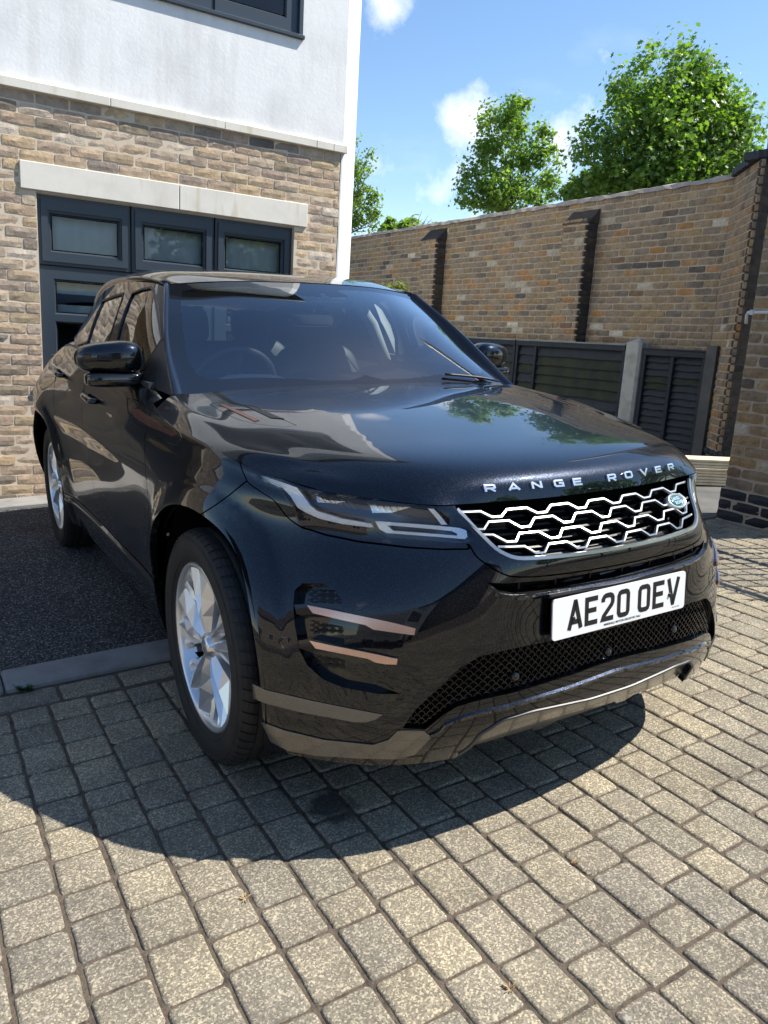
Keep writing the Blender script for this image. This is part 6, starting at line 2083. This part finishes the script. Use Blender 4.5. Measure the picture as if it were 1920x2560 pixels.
# ---------------------------------------------------------------- trees
def leaf_mat(name, c0, c1, c2, trans=.35):
    m = bpy.data.materials.new(name); m.use_nodes = True; t = m.node_tree; t.nodes.clear()
    o = node(t, 'ShaderNodeOutputMaterial')
    rv = rnd_value(t)
    r = ramp(t, [(0, c0), (.5, c1), (1, c2)]); t.links.new(rv, r.inputs[0])
    d = node(t, 'ShaderNodeBsdfPrincipled'); d.inputs['Roughness'].default_value = .42; d.inputs['Specular IOR Level'].default_value = .4
    t.links.new(r.outputs[0], d.inputs['Base Color'])
    tr = node(t, 'ShaderNodeBsdfTranslucent')
    c = mixrgb(t, r.outputs[0], (1.6, 1.9, .5), 1.0, 'MULTIPLY'); t.links.new(c, tr.inputs['Color'])
    mx = node(t, 'ShaderNodeMixShader'); mx.inputs[0].default_value = trans
    t.links.new(d.outputs[0], mx.inputs[1]); t.links.new(tr.outputs[0], mx.inputs[2]); t.links.new(mx.outputs[0], o.inputs[0])
    return m
M_LEAF1 = leaf_mat('plane_leaf', (.085, .15, .035), (.125, .205, .045), (.20, .28, .065), .45)
M_LEAF2 = leaf_mat('small_leaf', (.11, .175, .045), (.16, .235, .06), (.22, .30, .085), .5)
M_LEAF3 = leaf_mat('birch_leaf', (.12, .18, .05), (.16, .23, .065), (.21, .28, .085), .5)
M_BARK = noisy('bark', (.10, .085, .065), (.19, .17, .14), 9, .9, .6, 50)
def leaf_shape(kind, s_):
    if kind == 'plane':    # five-lobed leaf
        p = [(0, -.5), (.16, -.20), (.50, -.22), (.30, .05), (.42, .32), (.15, .22), (0, .55), (-.15, .22), (-.42, .32), (-.30, .05), (-.50, -.22), (-.16, -.20)]
        return [(x * s_, y * s_) for x, y in p], [(0, 1, 11), (1, 2, 3), (1, 3, 9), (1, 9, 11), (11, 9, 10), (3, 4, 5), (3, 5, 7), (3, 7, 9), (5, 6, 7), (7, 8, 9)]
    return [(0, -.5 * s_), (.28 * s_, 0), (0, .5 * s_), (-.28 * s_, 0)], [(0, 1, 2, 3)]
def make_tree(name, label, px_, py_, dist, blobs, leaf, nleaf, mat, kind, seed, trunk_r=.09, cat='tree', group=None, zbase=-.03, gap=.35, branches=26):
    """blobs: (dx, dz, rx, rz) ellipsoids in photo pixels relative to (px_, py_)"""
    rs = np.random.RandomState(seed)
    d = CAM_R @ np.array([(px_ - 960) / CAM_F, -(py_ - 1280) / CAM_F, -1.0]); c = CAM_C + d * dist
    k = dist / CAM_F
    T = empty(name, (c[0], c[1], zbase)); props(T, label, cat, group)
    right = Vector((CAM_R[0][0], CAM_R[1][0], 0)).normalized(); fwd = Vector((-right.y, right.x, 0)); upv = Vector((0, 0, 1))
    h0 = c[2] - zbase
    bl = []
    for (dx_, dz_, rx, rz) in blobs:
        bl.append((right * dx_ * k + upv * (h0 - dz_ * k) , rx * k, rz * k))
    lows = min(b[0].z - b[2] for b in bl)
    # trunk and limbs
    mb = MB(); top = max(b[0].z for b in bl)
    base = Vector((0, 0, 0)); fork = Vector((0, 0, max(.5, lows + .2)))
    mb.tube([base, base.lerp(fork, .5) + Vector((.03, 0, 0)), fork], [trunk_r * 1.25, trunk_r, trunk_r * .8], 10)
    tr_ = mb.build('trunk', M_BARK, T)
    mb = MB(); tips = []
    for i in range(branches):
        b = bl[rs.randint(len(bl))]
        u_ = Vector(rs.normal(size=3)); u_.normalize()
        e = b[0] + Vector((u_.x * b[1], u_.y * b[1], u_.z * b[2])) * rs.uniform(.55, .95)
        m_ = fork.lerp(e, .5) + Vector((rs.uniform(-.1, .1), rs.uniform(-.1, .1), rs.uniform(.0, .25))) * (b[1])
        mb.tube([fork, m_, e], [trunk_r * .35, trunk_r * .18, trunk_r * .05], 5, cap=False); tips.append((m_, e))
        for q in range(3):
            u2 = Vector(rs.normal(size=3)).normalized() * b[1] * .35
            s0 = m_.lerp(e, rs.uniform(.1, .8)); mb.tube([s0, s0 + u2], [trunk_r * .08, trunk_r * .03], 4, cap=False)
    mb.build('limbs', M_BARK, T)
    # clumped foliage
    clumps = []
    wts = np.array([b[1] * b[1] * b[2] for b in bl]); wts /= wts.sum()
    for i in range(max(30, nleaf // 55)):
        b = bl[rs.choice(len(bl), p=wts)]
        u_ = rs.normal(size=3); u_ /= np.linalg.norm(u_)
        rr = rs.uniform(.25, 1.0) ** .55
        p = b[0] + Vector((u_[0] * b[1] * rr, u_[1] * b[1] * rr, u_[2] * b[2] * rr))
        clumps.append((p, min(b[1], b[2]) * rs.uniform(.12, .30) + .05))
    verts = []; faces = []
    L2, F2 = leaf_shape(kind, 1.0); L2 = np.array(L2)
    nv = len(L2)
    ci = rs.randint(len(clumps), size=nleaf)
    off = 0
    for i in range(nleaf):
        p, r_ = clumps[ci[i]]
        g = rs.normal(size=3); q = np.array(p) + g * r_ * .55
        nrm = rs.normal(size=3) + np.array([0, 0, 1.1]) + g * .5; nrm /= np.linalg.norm(nrm)
        a = np.cross(nrm, rs.normal(size=3)); a /= np.linalg.norm(a); b_ = np.cross(nrm, a)
        s_ = leaf * rs.uniform(.6, 1.25)
        P = q + (L2[:, :1] * a + L2[:, 1:] * b_) * s_ + nrm * ((L2[:, :1] ** 2) * rs.uniform(-.6, .2) * s_)
        verts.extend(P.tolist())
        for f in F2: faces.append(tuple(off + j for j in f))
        off += nv
    me = bpy.data.meshes.new('crown'); me.from_pydata(verts, [], faces); me.update(); me.materials.append(mat)
    link('crown', me, None, T)
    return T
S_ = 1920 / 1659
make_tree('plane_tree', 'largest leafy plane tree rising over the brick wall at upper right', 1430 * S_, 300 * S_, 15, [(0, 20, 180, 160), (-10, -110, 125, 105), (110, 10, 135, 140), (-130, 60, 105, 105), (60, -90, 105, 90), (150, 90, 110, 100), (-60, 130, 180, 60), (195, -10, 60, 80)], .105, 26000, M_LEAF1, 'plane', 21, .13)
make_tree('plane_tree', 'airy young tree with thin crown in the middle above the brick wall', 1095 * S_, 360 * S_, 19, [(0, -60, 85, 95), (-65, 20, 65, 85), (65, 10, 70, 75), (5, 70, 120, 60), (88, -45, 35, 60), (-95, 60, 42, 55), (10, -115, 45, 50)], .100, 9500, M_LEAF2, 'plane', 22, .08)
make_tree('birch_tree', 'feathery tree partly hidden behind the white house corner', 735 * S_, 400 * S_, 17, [(0, -20, 70, 120), (50, 60, 60, 60), (40, -60, 50, 70), (75, 30, 40, 45), (20, 100, 60, 50)], .095, 3800, M_LEAF3, 'birch', 23, .07)
make_tree('young_tree', 'low bright green treetop just above the wall between house and airy tree', 890 * S_, 462 * S_, 16, [(0, 10, 42, 48), (-40, 30, 32, 34), (42, 25, 30, 30), (0, 60, 80, 40)], .150, 1500, M_LEAF2, 'plane', 24, .05)
make_tree('hedge_bush', 'dark low bush on top of the wall left of the largest tree', 1225 * S_, 415 * S_, 17, [(0, 0, 45, 24), (50, -8, 50, 36), (-30, 10, 25, 14)], .12, 1600, M_LEAF1, 'birch', 25, .04, 'bush')
make_tree('shrub', 'small yellow green shrub in front of the brick wall above the car roof', 850 * S_, 626 * S_, 9.6, [(0, 0, 26, 14), (20, 2, 20, 13), (-28, 4, 16, 10), (-52, -18, 8, 12)], .045, 900, leaf_mat('shrub_leaf', (.10, .13, .02), (.16, .18, .03), (.22, .23, .04)), 'birch', 26, .015, 'shrub', branches=10)

# ---------------------------------------------------------------- gate at the right, throws the barred shadow
M_IRON = principled('gate_iron', (.012, .012, .013), .4, .3)[0]
gt = empty('railing_gate', (3.30, .50, 0)); props(gt, 'black iron railing gate standing open to the right of the car', 'gate')
for k in range(28):
    y = -.05 - k * .11
    mb = MB(); mb.tube([(0, y, .08), (0, y, 1.75), (0, y, 1.80)], [.010, .010, .003], 6); mb.build('bar', M_IRON, gt)
for z in (.15, .85, 1.60):
    mb = MB(); mb.box(-.018, .018, -3.1, 0, z, z + .03); mb.build('rail', M_IRON, gt)

# ---------------------------------------------------------------- the neighbourhood behind the camera, seen in the paint
M_TILE = noisy('roof_tile', (.06, .05, .045), (.11, .085, .07), 8, .9, .3, 40)
M_BUFF = noisy('buff_brick_far', (.30, .24, .18), (.38, .31, .24), 30, .95, 0)
M_DK = principled('far_window', (.02, .025, .03), .1)[0]
def far_house(x, y, w_, d, h, rot, mat, label, gable=True, cols=2):
    H = empty('terraced_house', (x, y, -.02)); H.rotation_euler = (0, 0, rot); props(H, label, 'house', 'houses along the street behind the viewer')
    mb = MB(); mb.box(-w_ / 2, w_ / 2, 0, d, 0, h); mb.build('wall', mat, H)
    mb = MB()
    if gable: mb.add([(-w_ / 2 - .2, -.3, h), (w_ / 2 + .2, -.3, h), (w_ / 2 + .2, d / 2, h + 2.2), (-w_ / 2 - .2, d / 2, h + 2.2), (w_ / 2 + .2, d + .3, h), (-w_ / 2 - .2, d + .3, h)], [(0, 1, 2, 3), (3, 2, 4, 5), (0, 3, 5), (1, 4, 2)])
    else: mb.box(-w_ / 2 - .1, w_ / 2 + .1, -.1, d + .1, h, h + .25)
    mb.build('roof', M_TILE, H)
    for k in range(cols):
        cx = -w_ / 2 + w_ * (k + .5) / cols
        for z in (1.0, 3.7):
            if z + 1.3 > h: continue
            mb = MB(); mb.box(cx - .55, cx + .55, -.03, .02, z, z + 1.25); f_ = mb.build('window', M_REND, H)
            mb = MB(); mb.box(cx - .48, cx - .03, -.04, -.031, z + .07, z + 1.18); mb.box(cx + .03, cx + .48, -.04, -.031, z + .07, z + 1.18); mb.build('pane', M_DK, f_)
    mb = MB(); mb.box(w_ / 2 - 1.1, w_ / 2 - .25, -.035, .02, 0, 2.1); mb.build('door', M_FRAME, H)
    return H
cols_ = [M_BUFF, M_REND, M_BUFF, M_REND, M_BUFF, M_REND]
names_ = ['buff brick', 'white rendered', 'tan brick', 'cream rendered', 'pale brick', 'far white']
for k in range(6):
    far_house(-4.4 - k * .4, -22 - k * 6.2, 6.0, 7, 5.6, math.radians(90), cols_[k], f'{names_[k]} terraced house in the street behind the viewer, seen only as a reflection', True, 2)
far_house(-12.5, -14, 7.5, 6, 4.4, math.radians(60 + 90), M_REND, 'flat roofed white house reflected in the bumper on the left', False, 3)
far_house(-17.5, -3.5, 9, 5, 4.8, math.radians(90), M_BUFF, 'wide buff house across the street, reflected in the car wing', True, 3)
nb = empty('shading_building', (6.7, 1.45, 0)); props(nb, 'unseen beige building added beyond the right hand pier to shade the wall return', 'building')  # unseen block, added and sized to shade the return face of the wall
mb = MB(); mb.box(0, 4, 0, 1.6, -.3, 4.9); mb.build('wall', noisy('shading_building_beige', (.38, .35, .29), (.44, .41, .35), 2, .9, .1, 60), nb)
mb = MB(); mb.box(-.05, 4.1, -.05, 1.65, 4.9, 5.0); mb.build('roof', M_TILE, nb)
for k, (x, y, r_) in enumerate([(9.5, -9, 2.4), (11, -14, 2.8), (9, -19, 2.5), (12.5, -5, 2.2)]):
    T = empty('street_tree', (x, y, 0)); props(T, ['rounded', 'tall', 'wide', 'small'][k] + ' dark tree beside the street behind the viewer', 'tree', 'trees along the street behind the viewer')
    mb = MB(); mb.tube([(0, 0, 0), (0, 0, 2.5)], .12, 8); mb.build('trunk', M_BARK, T)
    rs = np.random.RandomState(60 + k); vs = []; fs = []
    for i in range(1400):
        u_ = rs.normal(size=3); u_ /= np.linalg.norm(u_); p = np.array([0, 0, 3.6]) + u_ * r_ * rs.uniform(.3, 1) ** .5 * np.array([1, 1, .9])
        a = rs.normal(size=3); a /= np.linalg.norm(a); b_ = np.cross(a, rs.normal(size=3)); b_ /= np.linalg.norm(b_)
        vs += [tuple(p + a * .18), tuple(p + b_ * .14), tuple(p - a * .18), tuple(p - b_ * .14)]; fs.append((4 * i, 4 * i + 1, 4 * i + 2, 4 * i + 3))
    MB().add(vs, fs).build('crown', M_LEAF1, T)
# a parked van, reflected in the bumper
van = empty('parked_van', (-5.2, -6.2, 0)); van.rotation_euler = (0, 0, math.radians(-25)); props(van, 'silver van parked behind the viewer, seen as a reflection in the bumper', 'van')
mb = MB()
prof = [(-2.4, .35), (-2.45, .9), (-1.6, 1.15), (-.9, 1.85), (2.2, 1.9), (2.4, 1.7), (2.4, .35)]
n = len(prof); vs = [(-.92, y, z) for y, z in prof] + [(.92, y, z) for y, z in prof]
mb.add(vs, [tuple(range(n)), tuple(range(n, 2 * n))[::-1]] + [(i, n + i, n + (i + 1) % n, (i + 1) % n) for i in range(n)]); mb.build('body', M_SILVER, van)
mb = MB(); mb.add([(-.80, -1.62, 1.17), (.80, -1.62, 1.17), (.76, -.97, 1.81), (-.76, -.97, 1.81)], [(0, 1, 2, 3)]); 
for s_ in (-1, 1): mb.add([(s_ * .925, -1.3, 1.15), (s_ * .925, 2.1, 1.15), (s_ * .925, 2.1, 1.7), (s_ * .925, -.85, 1.7)], [(0, 1, 2, 3)])
mb.build('window', M_DK, van)
for s_ in (-1, 1):
    for y in (-1.55, 1.5):
        mb = MB(); mb.lathe([(0.001, -.11), (.33, -.11), (.33, .11), (.001, .11)], 24, Matrix.Translation((s_ * .84, y, .33)) @ Matrix.Rotation(math.pi / 2, 4, 'Y')); mb.build('wheel', M_RUBBER, van)
